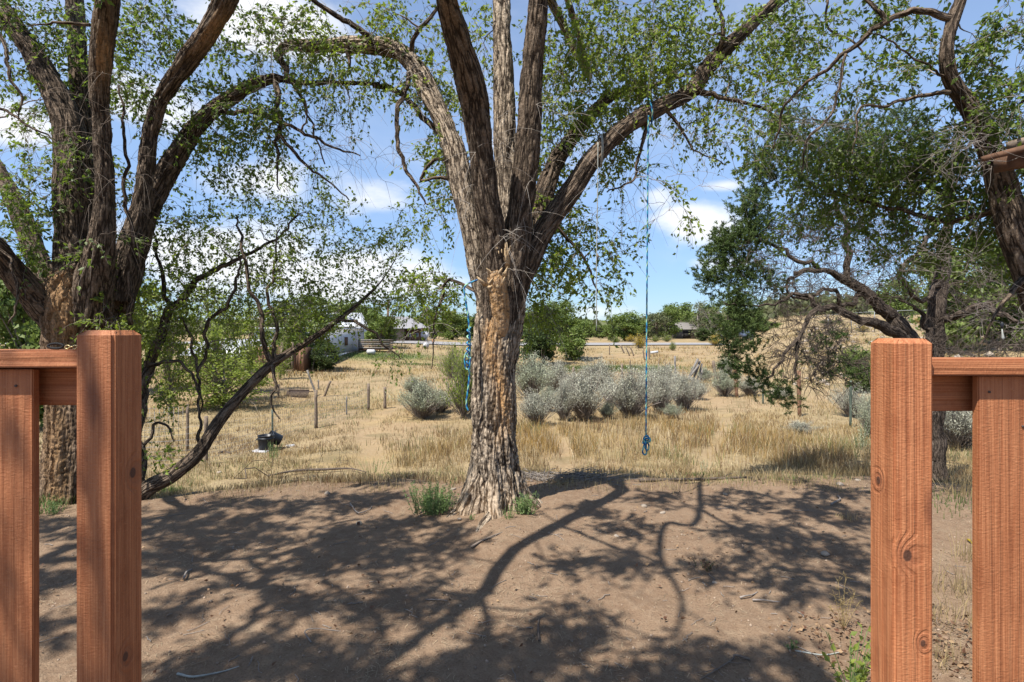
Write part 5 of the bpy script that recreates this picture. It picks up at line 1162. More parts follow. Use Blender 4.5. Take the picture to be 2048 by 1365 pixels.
# ================================================================== weeds and small plants
def weed(px, py, wpx, hpx, label, n=26, mat='weed', leaf=.022, name='weed', stem='weed', grp=None, spread=.5, nl=22):
    g = GA(px, py); root = thing(name, label, 'plant', tuple(g), 0, grp); w = wpx/F*g[1]/2; H = hpx/F*g[1]; mb = MB(); lp, ld, ls, lt = [], [], [], []
    for k in range(n):
        b_ = np.array([RNG.normal()*w*.42, RNG.normal()*w*.35, 0]); h_ = H*RNG.uniform(.45, 1.0); v = np.array([b_[0]*spread+RNG.normal()*.06*H, b_[1]*spread+RNG.normal()*.06*H, h_])
        u = np.linspace(0, 1, 5)[:, None]; C = b_+v*u+RNG.normal(size=(5, 3))*.008*u; mb.tube(C, .0022*(1-.5*u[:, 0]), 3, at=False)
        t = RNG.uniform(.08, 1, nl); lp.append(b_+v*t[:, None]); dd = RNG.normal(size=(nl, 3))+[0, 0, .5]; ld.append(dd); ls.append(np.full(nl, leaf)*RNG.uniform(.6, 1.2, nl)); lt.append(np.clip(RNG.normal(.5, .25, nl), 0, 1))
    mb.a['tint'] = [np.full(mb.n, .3)]
    mb.build('stems', MAT[stem], root)['kind'] = 'stuff'
    put('leaves', leaves_mesh('leaves', np.concatenate(lp), np.concatenate(ld), np.concatenate(ls), .35, np.concatenate(lt)), MAT[mat], root)['kind'] = 'stuff'
    return root
weed(866, 1028, 76, 66, 'bushy green weed clump at the left foot of the middle elm', 95, leaf=.024, nl=34)
weed(1048, 1030, 40, 44, 'smaller green weed clump at the right foot of the middle elm', 40, leaf=.02, nl=30)
weed(1018, 1040, 22, 28, 'sparse green weed against the front of the middle trunk base', 10, leaf=.016)
weed(943, 1040, 12, 12, 'tiny green sprout on the dirt in front of the middle elm', 5, leaf=.014)
weed(100, 1030, 60, 40, 'low green weeds seen between the left board and gate post', 26, leaf=.018)
weed(1586, 1300, 22, 20, 'tiny green sprig on the open dirt at lower right', 6, leaf=.014)
weed(545, 920, 22, 38, 'green rabbitbrush sprig in front of the black tubs', 22, leaf=.025)
weed(1408, 940, 30, 22, 'blue-green sprig beside the right-hand trail near the yard edge', 14, 'sage_green', .02)
weed(750, 945, 60, 30, 'low green herb patch by the left trail near the yard edge', 22, leaf=.02)
weed(1410, 1140, 44, 22, 'small dead weed with a few green leaves on the right dirt', 10, 'deadleaf', .018)
weed(1725, 900, 40, 60, 'grey-green brushy plant left of the right gate post', 40, 'sage_green', .03)
# broadleaf sprout bottom right
g = GA(1700, 1395); sp_ = thing('leafy_sprout', 'bright green broad-leaved sprout low against the right gate post', 'plant', tuple(g))
mb = MB(); lp, ld, ls = [], [], []
for k in range(13):
    a = RNG.uniform(0, 6.28); u = np.linspace(0, 1, 7)[:, None]; v = np.array([math.cos(a)*.10-.005, math.sin(a)*.07, RNG.uniform(.16, .30)]); C = v*u+np.array([0, 0, .03])*u*(1-u); mb.tube(C, .0018, 4, at=False)
    for t in np.linspace(.2, 1, 7):
        lp.append(C[int(t*6)]); ld.append(RNG.normal(size=3)*.7+[v[0]*5, v[1]*5, .4]); ls.append(RNG.uniform(.028, .048))
mb.a['tint'] = [np.full(mb.n, .3)]; mb.build('stems', MAT['weed'], sp_)['kind'] = 'stuff'
put('leaves', leaves_mesh('leaves', np.array(lp), np.array(ld), np.array(ls), .62), MAT['leaf_bright'], sp_)['kind'] = 'stuff'
# dry seed plant
g = GA(1687, 1262); dp = thing('dry_plant', 'straw-coloured dry branching plant standing left of the right gate post', 'plant', tuple(g)); mb = MB()
for a, b in [(1658, 1215), (1676, 1165), (1690, 1155), (1712, 1180), (1700, 1195), (1668, 1190), (1720, 1205), (1685, 1200)]:
    t = P(a, b, g[1])-g; u = np.linspace(0, 1, 7)[:, None]; C = t*u+np.array([0, 0, .03])*u*(1-u)+RNG.normal(size=(7, 3))*.003*u; mb.tube(C, .0016*(1-.5*u[:, 0]), 4, at=False)
    for k in range(16):
        q = C[RNG.integers(2, 7)]; mb.tube([q, q+RNG.normal(size=3)*.018+[0, 0, .01]], .0009, 3, at=False)
mb.a['col'] = [np.tile([.55, .44, .22], (mb.n, 1))]; mb.build('stems', MAT['grass'], dp)['kind'] = 'stuff'

# ================================================================== sagebrush and other shrubs
def shrub_proto(seed, n=260, nl=12, w=1.0, H=1.0, bare=.30, lf=.055, leafw=.36, skirt=.03):
    rg = np.random.default_rng(seed); st = MB(); lp, ld, ls, lt = [], [], [], []
    for k in range(10):                                           # main stems
        a = rg.uniform(0, 6.28); q = rg.uniform(.1, .5); u = np.linspace(0, 1, 6)[:, None]
        C = np.array([math.cos(a)*q*w*.9, math.sin(a)*q*w*.9, H*rg.uniform(.4, .75)])*u**np.array([1.2, 1.2, .9])+rg.normal(size=(6, 3))*.025*u
        st.tube(C, .022*(1-.7*u[:, 0]), 5, at=False)
    for k in range(n):
        a = rg.uniform(0, 6.28); el = rg.uniform(skirt, 1)**.7*math.pi/2; rr = rg.uniform(.70, 1.10)*(1+.26*math.sin(3*a+seed)+.20*math.sin(5*a+2*seed)+.12*math.sin(8*el+3*a))
        tip = np.array([math.cos(a)*math.cos(el)*w*.5*rr, math.sin(a)*math.cos(el)*w*.5*rr, H*(.22+.78*math.sin(el)*rr)])
        b_ = np.array([tip[0]*.25, tip[1]*.25, tip[2]*rg.uniform(.1, .35)]); u = np.linspace(0, 1, 5)[:, None]; C = b_+(tip-b_)*u+rg.normal(size=(5, 3))*.02*u+np.array([0, 0, -.06])*u*(1-u)
        st.tube(C, .006*(1-.7*u[:, 0]), 3, cap=False, at=False)
        m = int(nl*rg.uniform(.4, 1.5)); t = rg.uniform(bare, 1, m)[:, None]; d = (tip-b_)/np.linalg.norm(tip-b_)
        lp.append(b_+(tip-b_)*t+rg.normal(size=(m, 3))*.028); ld.append(d*.8+rg.normal(size=(m, 3))*.45+[0, 0, .3]); ls.append(lf*rg.uniform(.6, 1.3, m)); lt.append(np.clip(rg.normal(.55, .2, m)+rg.normal()*.12, 0, 1))
    return st.mesh('stems'), leaves_mesh('leaves', np.concatenate(lp), np.concatenate(ld), np.concatenate(ls), leafw, np.concatenate(lt), rng=rg)
SP = [shrub_proto(s, n=430, nl=26, bare=.62, w=1.15, lf=.042, leafw=.22, skirt=.22) for s in (3, 11, 23, 5)]
SP2 = shrub_proto(41, n=300, nl=14, lf=.05)
MAT['sage_twig'] = flat_mat('sage_twig', (.27, .23, .20), .9, .25, 20)
def shrub(px, py, wpx, hpx, label, k=0, leaf='sage', stem='sage_twig', name='sagebrush', grp='sagebrush bushes across the field', cat='bush', dy=0):
    g = GA(px, py); proto = SP[(k+int(px)) % 4] if k < 3 else SP2; Y = g[1]+dy; root = thing(name, label, cat, (g[0]/g[1]*Y, Y, terr1(g[0]/g[1]*Y, Y)-.03), RNG.uniform(0, 6.28), grp)
    w, H = wpx/F*Y, hpx/F*Y; root.scale = (w*1.12, w*1.05, H*(.88 if k < 3 else 1))
    for nm, me, mt in (('stems', proto[0], stem), ('leaves', proto[1], leaf)):
        me2 = me.copy(); me2.materials.clear(); me2.materials.append(MAT[mt]) if True else None
        o = put(nm, me2, None, root); o['kind'] = 'stuff'
    return root
shrub(845, 838, 104, 72, 'pale sagebrush left of the middle trunk, widest on that side', 0, 'sage_green')
shrub(826, 790, 50, 34, 'small sage clump behind the wide one left of the middle trunk', 1, 'sage_green')
shrub(1060, 800, 100, 84, 'tall silvery sagebrush directly behind the middle trunk on its right', 1, 'sage_green')
shrub(1110, 785, 80, 60, 'grey sagebrush second to the right of the middle trunk, at the back', 2)
shrub(1072, 850, 84, 66, 'low sagebrush nearest the right edge of the middle trunk', 0)
shrub(1168, 842, 104, 92, 'leggy grey sagebrush with bare forked stems, nearest of the row', 2)
shrub(1128, 842, 60, 76, 'narrow grey sagebrush left of and touching the leggy one', 1)
shrub(1200, 782, 76, 62, 'grey sagebrush behind the leggy one, by the second field post', 0)
shrub(1262, 836, 112, 88, 'broad round grey sagebrush just left of the hanging blue rope', 1)
shrub(1222, 812, 60, 60, 'sagebrush tucked between the leggy one and the broad round one', 2)
shrub(1322, 828, 76, 80, 'sagebrush just right of the hanging blue rope', 2)
shrub(1368, 822, 74, 74, 'last sagebrush of the row at the start of the open trail', 0)
shrub(1330, 790, 90, 54, 'sagebrush at the back of the row, right of the blue rope', 1)
for k_, (px, py, w_, h_, lab) in enumerate([(1095, 822, 60, 46, 'small sagebrush filling the gap at the foot of the row by the trunk'), (1150, 795, 70, 44, 'low sagebrush behind the narrow one in the row'), (1215, 838, 40, 34, 'little sagebrush at the front, left of the broad round one'),
     (1290, 800, 70, 50, 'sagebrush directly behind the hanging blue rope'), (1345, 838, 44, 30, 'little front sagebrush right of the blue rope'), (1395, 800, 50, 40, 'small sagebrush closing the right end of the row'), (880, 826, 60, 46, 'small sagebrush between the wide one and the willowy shrub'),
     (1180, 765, 60, 30, 'far low sage behind the leftmost field post'), (1300, 760, 70, 28, 'far low sage behind the row near the blue rope'), (1560, 800, 50, 26, 'low sage left of the stout reddish post'), (1410, 762, 40, 24, 'small far sage beside the leaning rails')]): shrub(px, py, w_, h_, lab, k_ % 3, 'sage' if k_ % 2 else 'sage_green')
shrub(1450, 794, 64, 52, 'rounded sagebrush between the two tall right-hand field posts', 0, 'sage_green')
shrub(1452, 750, 44, 34, 'distant grey-green sagebrush behind the short tilted post', 1, 'sage_green')
shrub(1500, 792, 56, 38, 'low flat sagebrush right of the tall field post', 2)
shrub(1700, 835, 70, 62, 'whitish dead-looking sagebrush beside the right gate post', 2)
shrub(1915, 900, 130, 110, 'dark shaded sagebrush seen through the gap beside the right post', 1)
shrub(1745, 880, 70, 90, 'sagebrush hidden partly by the right gate post', 0, 'sage_green')
shrub(1600, 868, 60, 26, 'low grey scrub in shade under the pinyon', 2)
shrub(928, 838, 90, 128, 'tall yellow-green willowy shrub against the left side of the middle trunk', 3, 'leaf_bright', name='willow_shrub', grp=None)
shrub(905, 760, 60, 60, 'paler yellow-green shrub behind the willowy one', 3, 'leaf_bright', name='willow_shrub', grp=None, dy=0)
for px, py, w_, h_, lab in [(1280, 697, 30, 24, 'green rabbitbrush with yellow tips on the bank below the road'), (1232, 687, 22, 12, 'small green rabbitbrush at the left end of the road edge'), (1262, 684, 26, 12, 'yellow rabbitbrush on the far road edge'),
                            (1310, 684, 22, 11, 'pale green brush on the far side of the road'), (1334, 684, 24, 12, 'larger pale green brush beyond the road, in front of the old barn'), (1430, 692, 30, 20, 'bright yellow rabbitbrush where the dirt drive meets the road'),
                            (1345, 702, 16, 16, 'brown-green scrub on top of the bank in mid view'), (1700, 728, 70, 30, 'light green bush behind the pinyon, left of the right post')]:
    shrub(px, py, w_, h_, lab, 3, 'leaf_bright' if 'yellow' not in lab else 'yellow_bloom', name='rabbitbrush', grp='rabbitbrush by the road')
for px, py, Y, w_, h_, lab in [(1725, 640, 50, 34, 12, 'yellow flowering brush on the hillside above the chain-link fence, left clump'), (1775, 628, 55, 26, 10, 'yellow flowering brush on the hillside, middle clump'), (1835, 622, 58, 24, 10, 'yellow flowering brush on the hillside, right clump')]:
    o = shrub(1500, 700, w_, h_, lab, 3, 'yellow_bloom', name='rabbitbrush', grp='rabbitbrush on the hill'); g = GY(px, Y); o.location = g; o.scale = (w_/F*Y, w_/F*Y, h_/F*Y)

# ================================================================== posts, wires
def post3(p, H, r, mat, parent=None, name='post', lean=(0, 0), n=8):
    p = np.array(p, float); u = np.linspace(0, 1, 6)[:, None]; C = p+np.array([lean[0]*H, lean[1]*H, H])*u-np.array([0, 0, .05])*(1-u)+RNG.normal(size=(6, 3))*r*.12*u
    V, q, t, bc = tube_arrays(C, r*(1+RNG.normal(size=6)*.06), n); V = V+RNG.normal(size=V.shape)*r*.06
    mb = MB(); mb.add(V, q, t); return mb.build(name, MAT[mat], parent, False)
def fpost(px, py, hpx, wpx, label, lean=0.0, mat='weathered', grp='old wooden posts standing in the field'):
    g = GA(px, py); H = hpx/F*g[1]; r = wpx/2/F*g[1]
    o = post3((0, 0, 0), H, r, mat, None, 'fence_post', (lean, 0)); o.location = g; tag(o, label, 'post', grp); return o
wf = thing('wire_fence', 'sagging woven wire fence on wooden posts crossing the dry grass at left', 'fence', tuple(GA(412, 930)))
pp = [GA(338, 905), GA(412, 930), GA(632, 857), GA(737, 820)]
wl = []
A_ = P(190, 930, 10.9); A_ = GY(190, 10.9)
for i, (g, hpx, wpx) in enumerate([(A_, 100, 9), (GA(412, 930), 98, 8), (GA(632, 857), 76, 6.5), (GA(737, 820), 52, 5.5), (GA(770, 817), 42, 6)]):
    H = hpx/F*g[1]; o = post3((0, 0, 0), H, wpx/2/F*g[1], 'weathered', wf); o.location = Vector(g)-Vector(wf.location); wl.append((g, H))
mb = MB()
for (g0, H0), (g1, H1) in zip(wl[:3], wl[1:4]):
    L_ = np.linalg.norm(g1-g0); nv = int(L_/.11); ts = np.linspace(0, 1, nv)
    hs2 = [.03, .13, .23, .33, .43, .55, .68, .82] if g0[1] < 17 else [.1, .4, .8]
    def wp_(t, f):
        x, y = g0[0]+(g1[0]-g0[0])*t, g0[1]+(g1[1]-g0[1])*t; return np.array([x, y, terr1(x, y)+f*(H0+(H1-H0)*t)*(1-.10*math.sin(math.pi*t))])
    for f in hs2: mb.tube([wp_(t, f) for t in np.linspace(0, 1, 10)], .0019+.00008*g0[1], 3, cap=False, at=False)
    for t in ts: mb.tube([wp_(t, .02), wp_(t, .82)], .0014+.00006*g0[1], 3, cap=False, at=False)
o = under(mb.build('wire_mesh', MAT['galv'], None), wf); o['kind'] = 'stuff'
# second wire panel at far left (seen behind the leaves)
w2 = thing('wire_fence', 'square-mesh wire panel standing behind the left elm leaves', 'fence', tuple(GY(350, 12.5)))
mb = MB(); g0, g1 = GY(280, 12.3), GY(375, 12.8)
for f in np.arange(.15, 1.0, .105): mb.tube([g0+[0, 0, f], g1+[0, 0, f]], .0035, 3, at=False)
for t in np.linspace(0, 1, 11): q = g0*(1-t)+g1*t; mb.tube([q+[0, 0, .1], q+[0, 0, 1.0]], .0035, 3, at=False)
under(mb.build('wire_mesh', MAT['galv'], None), w2)['kind'] = 'stuff'
for q in (g0, g1): under(post3(q, 1.05, .03, 'weathered'), w2)
o = fpost(545, 882, 62, 4, 'thin pale green steel post standing behind the black tubs', 0, 'steel_green', 'steel posts in the field')
fpost(693, 830, 36, 3, 'thin grey stake in the grass between the wire fence posts', 0, 'greywood')
fpost(556, 797, 28, 4.5, 'short dark post left of the rusty rack', .06); fpost(648, 793, 30, 5, 'tilted dark post right of the rusty rack', .42)
fpost(634, 793, 52, 4, 'bare leaning pole with a dry branch, above the wire fence', -.38, 'greywood'); fpost(637, 780, 20, 2.5, 'thin stake between the leaning pole and tilted post', 0, 'greywood')
fpost(851, 775, 15, 5, 'short post top showing just left of the willowy shrub', 0); 
fpost(1147, 778, 44, 5, 'dark field post, leftmost behind the sagebrush row', 0); fpost(1244, 770, 42, 5, 'dark field post behind the sagebrush, second from the left', 0)
fpost(1051, 772, 34, 5, 'post stub peeking over the tall sagebrush beside the trunk', 0); fpost(1276, 775, 18, 4, 'short slanting post behind the sagebrush near the blue rope', -.5)
fpost(1351, 775, 62, 4.5, 'tall cracked post right of the blue rope behind the sage', -.02, 'greywood'); fpost(1338, 738, 12, 3, 'tiny stump post left of the tall cracked post', .1)
fpost(1432, 760, 38, 6, 'short tilted post beyond the pile of leaning rails', -.14); fpost(1474, 796, 66, 6.5, 'tall reddish post at the end of the sagebrush trail', -.07, 'weathered_red')
fpost(1219, 710, 21, 2.4, 'slim distant post upright left of the three leaning ones', 0); fpost(1249, 707, 16, 2.6, 'distant leaning post, left of three', -.5); fpost(1260, 712, 18, 2.4, 'distant leaning post, middle of three', -.5); fpost(1268, 712, 18, 2.6, 'distant leaning post, right of three', -.42)
fpost(1289, 720, 20, 2.6, 'distant post tilted left just beside the blue rope', -.15); fpost(1299, 720, 26, 3.6, 'thick distant post just right of the blue rope', -.05); fpost(1260, 735, 13, 2.4, 'small dark stake standing in the green hollow', 0); fpost(1316, 742, 24, 2, 'thin bent stake on the slope right of the blue rope', .1)
o = fpost(1526, 808, 40, 3.4, 'thin dark steel post under the left side of the pinyon', 0, 'steel_green', 'steel posts in the field')
fpost(1599, 834, 92, 8, 'stout reddish post standing under the pinyon', -.02, 'weathered_red')
fpost(1701, 856, 94, 5, 'dark green steel post just left of the right gate post', .01, 'steel_green', 'steel posts in the field')
# pile of leaning rails
lr = thing('leaning_rails', 'teepee of weathered rails leaning together over a fallen beam in the field', 'rail pile', tuple(GA(1390, 775)))
g = GA(1392, 772)
for a, b, c, d in [((1376, 760), (1396, 718), 5, 0), ((1384, 764), (1400, 722), 5, .2), ((1392, 766), (1404, 728), 4, .3), ((1370, 765), (1398, 730), 4, -.2), ((1400, 764), (1405, 740), 3, .1), ((1378, 755), (1392, 765), 3, .1), ((1377, 755), (1416, 782), 7, -.3)]:
    p0, p1 = P(*a, g[1]+d), P(*b, g[1]+d*.5); mb = MB(); mb.tube([p0, (p0+p1)/2+RNG.normal(size=3)*.02, p1], c/2/F*g[1], 6, at=False); under(mb.build('rail', MAT['greywood'], None), lr)
# rusty rack
rr = thing('rusty_rack', 'low rusty wire rack lying on bare ground beyond the wire fence', 'rack', tuple(GA(597, 795)))
g = GA(597, 797); 
for py_, x0, x1, th_ in [(780, 578, 618, .03), (783, 580, 626, .02), (795, 566, 612, .035)]:
    mb = MB(); mb.tube([P(x0, py_, g[1]+.3), P(x1, py_+1, g[1]+.3)], th_, 6, at=False); under(mb.build('bar', MAT['rust'], None), rr)
mb = MB()
for k in range(34): x = 576+k*1.3; mb.tube([P(x, 781, g[1]+.3), P(x-6, 796, g[1]+.1)], .011, 3, at=False)
under(mb.build('wire', MAT['rust'], None), rr)['kind'] = 'stuff'
# tubs on white boards
for pts, lab in [([(503, 905), (522, 899), (545, 901), (532, 906)], 'white board lying in the grass under the black tubs, left side'), ([(572, 893), (588, 891), (590, 893), (578, 894)], 'small white board end sticking out right of the black tubs')]:
    g = np.array([GA(*p) for p in pts]); mb = MB(); top = g+[0, 0, .03]; bot = g-[0, 0, .02]
    mb.add(np.concatenate([bot, top]), [[4, 5, 6, 7], [0, 1, 5, 4], [1, 2, 6, 5], [2, 3, 7, 6], [3, 0, 4, 7]]); o = mb.build('board', MAT['white_board'], None); tag(o, lab, 'board')
def tub(px, py, wpx, hpx, label, rx=0.0, ry=0.0, lid=True):
    g = GA(px, py); r = wpx/2/F*g[1]; H = hpx/F*g[1]; root = thing('plastic_tub', label, 'tub', tuple(g+[0, 0, .04])); n = 28; a = np.arange(n)*2*np.pi/n
    prof = [(0, 0), (.84, 0), (.88, .03), (.98, .74), (1.0, .76), (1.06, .78), (1.06, .84), (.98, .86), (.99, .98), (1.04, .99), (1.03, 1.02), (.94, 1.0), (.86, .35), (0, .33)]
    V = np.array([[p_[0]*r*math.cos(t), p_[0]*r*math.sin(t), p_[1]*H] for p_ in prof for t in a]); q = [[i*n+j, i*n+(j+1) % n, (i+1)*n+(j+1) % n, (i+1)*n+j] for i in range(len(prof)-1) for j in range(n)]
    mb = MB(); mb.add(V, q); o = mb.build('tub_body', MAT['black_plastic'], root, True)
    for s in (-1, 1):
        a2 = np.linspace(0, np.pi, 10); mb = MB(); mb.tube(np.stack([s*(r*1.0+.03*np.sin(a2)), .05*np.cos(a2), np.full(10, H*.72)], 1), .008, 6, at=False); mb.build('handle', MAT['black_plastic'], root, True)
    root.rotation_euler = (rx, ry, .3); return root
tub(532, 902, 31, 27, 'black plastic tub standing upright on a white board, left of the pair')
t2_ = tub(561, 897, 24, 24, 'black plastic tub tipped on its side beside the upright one', R(12), R(-62)); t2_.location.z += .14
o = stick([(438, 908), (450, 905), (462, 908)], 6, 'dark scrap of wood in the grass left of the black tubs', 'twig_dark', grp=None)

# ================================================================== distant buildings
def part_box(root, name, c, d, mat, rz=0.0, **kw):
    mb = MB(); mb.box((0, 0, 0), d, rz, **kw); o = mb.build(name, MAT[mat], root); o.location = Vector(c)-Vector(root.location); return o
# white mobile home, long side receding
zb = -.62
mh = thing('mobile_home', 'long white mobile home with pale skirting and a boarded window, at left', 'building', (-15.4, 46, zb))
part_box(mh, 'wall', (-15.5, 45.5, .78), (3.4, 15, 1.95), 'white_paint'); part_box(mh, 'skirting', (-15.5, 45.5, -.5), (3.36, 14.96, .62), 'skirt')
part_box(mh, 'roof', (-15.5, 45.5, 1.80), (3.8, 15.5, .09), 'white_roof')
for yy in (40.5, 47.2): 
    w = part_box(mh, 'window', (-13.79, yy, .75), (.05, 1.1, .85), 'white_roof'); part_box(mh, 'pane', (-13.76, yy, .75), (.03, .95, .7), 'brown_wood')
for k in range(22): part_box(mh, 'skirting_rib', (-13.81, 38.4+k*.66, -.5), (.03, .05, .60), 'white_paint')
part_box(mh, 'corner_trim', (-13.79, 52.9, .78), (.06, .08, 1.95), 'white_roof')
# tall white metal roof behind
wr = thing('white_barn', 'white-roofed building rising behind the mobile home', 'building', (-19.4, 64, -.5))
part_box(wr, 'wall', (-19.4, 64, .9), (5, 5, 2.9), 'white_paint')
mb = MB(); x0, x1, y0_, y1_, z0, z1 = -22.2, -16.9, 61, 67, 2.3, 3.6; mb.add([[x0, y0_, z0-.25], [x1, y0_, z0-.25], [x0, 64, z1], [x1, 64, z1], [x0, y1_, z0-.25], [x1, y1_, z0-.25]], [[0, 1, 3, 2], [2, 3, 5, 4]], [[0, 2, 4], [1, 5, 3]]); under(mb.build('roof', MAT['white_roof'], None), wr)
# slatted deck
dk = thing('slatted_deck', 'weathered horizontal-slat deck railing on stilts right of the mobile home', 'deck', (-12, 51, -.5))
for k in range(5): part_box(dk, 'slat', (-12.0, 49.4, .12+k*.17), (2.7, .04, .11), 'weathered' if k % 2 else 'greywood')
for k in range(5): part_box(dk, 'slat', (-10.68, 50.3, .12+k*.17), (.04, 1.7, .11), 'weathered')
part_box(dk, 'platform', (-12.0, 50.3, 0.0), (2.7, 1.8, .12), 'brown_wood')
for x_ in (-13.3, -12.4, -11.5, -10.7): part_box(dk, 'leg', (x_, 49.5, -.3), (.09, .09, .62), 'brown_wood'); part_box(dk, 'upright', (x_, 49.46, .45), (.08, .07, .85), 'weathered')
pt = thing('propane_tank', 'small off-white tank lying on its side under the deck', 'tank', tuple(GY(742, 47)+[0, 0, .25])); mb = MB(); mb.tube([(-.35, 0, 0), (-.28, 0, 0), (.28, 0, 0), (.35, 0, 0)], [.1, .2, .2, .1], 14, at=False); mb.build('tank_body', MAT['white_board'], pt, True)
for s in (-.2, .2): part_box(pt, 'foot', Vector(pt.location)+Vector((s, 0, -.22)), (.05, .3, .12), 'rust')
# tan brick house
bh_ = thing('brick_house', 'low tan house with a grey hipped roof beyond the road at left', 'building', (-15, 76, -.4))
x0, x1 = -19.5, -12.6
part_box(bh_, 'wall', ((-19.5-14.2)/2, 78, .75), (5.3, 7, 2.4), 'stucco'); part_box(bh_, 'side_wall', (-13.2, 78.4, .72), (2.2, 6.4, 2.34), 'brown_wood')
mb = MB(); mb.add([[-20, 74, 1.95], [-11.8, 74, 1.95], [-11.8, 82.4, 1.95], [-20, 82.4, 1.95], [-17.6, 78, 3.5], [-14.2, 78, 3.5]], [[0, 1, 5, 4], [2, 3, 4, 5]], [[1, 2, 5], [3, 0, 4]]); under(mb.build('roof', MAT['shingle'], None), bh_)
part_box(bh_, 'fascia', (-15.9, 74.02, 1.9), (8.2, .08, .12), 'white_board')
for x_ in (-13.6, -12.6): w = part_box(bh_, 'window', (x_, 75.17, 1.0), (.45, .06, .5), 'white_paint'); part_box(bh_, 'pane', (x_, 75.13, 1.0), (.35, .04, .4), 'glass')
part_box(bh_, 'air_conditioner', (-13.7, 74.9, -.1), (.8, .5, .5), 'greywood')
# tin-roof shed
ts = thing('tin_shed', 'low old shed with a patched tin roof behind the leaves at left', 'building', (-17, 36, -.8))
mb = MB(); mb.add([[-19.8, 33.6, .22], [-14.5, 33.6, .05], [-19.5, 36.4, 1.15], [-14.8, 36.4, 1.05], [-19.6, 39, .3], [-14.7, 39, .2]], [[0, 1, 3, 2], [2, 3, 5, 4]]); 
o = under(mb.build('roof', MAT['tin'], None), ts); sm = o.modifiers.new('thick', 'SOLIDIFY'); sm.thickness = .05
part_box(ts, 'wall', (-17.1, 36.3, -.35), (4.6, 4.4, 1.0), 'brown_wood')
for k, x_ in enumerate((-19, -18, -17, -16, -15.2)): part_box(ts, 'post', (x_, 34.0, -.35), (.1, .1, 1.15), 'weathered')
for k in range(3): part_box(ts, 'door_or_shade_panel', (-18.4+k*1.2, 34.08, -.4), (.7, .04, .8), 'weathered' if k != 1 else 'dark')  # middle panel is no door: near-black sheet painted as a shaded opening
# wooden pen / shed
ws = thing('wooden_shed', 'small brown board shed with a dark doorway and cross-braced gate', 'shed', tuple(GY(572, 33.5)))
gz0 = ws.location.z; X0 = ws.location.x
k = 0
for x_ in np.arange(-1.9, 1.0, .17): 
    if -.15 < x_ < .42: continue
    mb = MB(); mb.box((x_, 0, .8+.05*math.sin(x_*9)), (.15, .04, 1.5+.1*math.sin(x_*7))); mb.build('board', MAT['weathered_red' if k % 3 else 'brown_wood'], ws); k += 1
part_box(ws, 'back_wall', (X0-.5, 34.9, gz0+.75), (2.8, .06, 1.4), 'dark'); part_box(ws, 'side_wall', (X0+.95, 34.2, gz0+.75), (.06, 1.4, 1.4), 'brown_wood')  # back wall coloured near-black as the shade seen through the doorway
for x_ in (-.2, .42): part_box(ws, 'post', (X0+x_, 33.4, gz0+.85), (.12, .12, 1.9), 'weathered')
for s in (-1, 1): mb = MB(); mb.box((.11, -.08-.01*s, .45), (.75, .03, .08), ry=s*.7); mb.build('brace', MAT['weathered'], ws)
part_box(ws, 'gate_rail', (X0+.11, 33.38, gz0+.12), (.55, .04, .08), 'weathered'); part_box(ws, 'gate_rail', (X0+.11, 33.38, gz0+.78), (.55, .04, .08), 'weathered')
# old barn right, blue trailer, far white roof
ob = thing('old_barn', 'grey collapsing barn with a light tin roof among the far trees', 'building', tuple(GY(1364, 118)))
bx, by, bz = ob.location
part_box(ob, 'wall', (bx, by, bz+1.0), (4.6, 4, 2.0), 'greywood')
mb = MB(); mb.add([[-2.7, -2.4, 1.9], [2.9, -2.4, 1.9], [-1.8, 0, 3.4], [1.6, 0, 3.3], [-2.7, 2.4, 1.9], [2.9, 2.4, 1.9]], [[0, 1, 3, 2], [2, 3, 5, 4]], [[0, 2, 4], [1, 5, 3]]); mb.build('roof', MAT['greywood'], ob)
part_box(ob, 'doorway', (bx+.4, by-2.02, bz+.8), (1.6, .06, 1.5), 'dark')  # flat near-black panel on the wall, painting the shade of an open doorway
bt = thing('blue_trailer', 'blue-grey box trailer seen through the pinyon twigs near the road', 'trailer', tuple(GY(1492, 100))); bx, by, bz = bt.location
part_box(bt, 'trailer_box', (bx, by, bz+1.3), (1.7, 2.2, 1.3), 'blue_paint'); part_box(bt, 'roof', (bx, by, bz+1.98), (1.76, 2.26, .06), 'white_board')
for s in (-.6, .6): mb = MB(); mb.tube([(s, -1.15, .35), (s, -.9, .35)], .35, 14, at=False); mb.build('wheel', MAT['rubber'], bt, True)
fh = thing('far_house', 'tiny pale-roofed house among trees left of the cord', 'building', tuple(GY(1181, 210))); bx, by, bz = fh.location
part_box(fh, 'wall', (bx, by, bz+1.0), (3.4, 3, 2.2), 'stucco'); mb = MB(); mb.add([[-2, -1.9, 2.1], [2, -1.9, 2.1], [-1.2, 0, 3.0], [1.2, 0, 3.0], [-2, 1.9, 2.1], [2, 1.9, 2.1]], [[0, 1, 3, 2], [2, 3, 5, 4]], [[0, 2, 4], [1, 5, 3]]); mb.build('roof', MAT['white_roof'], fh)
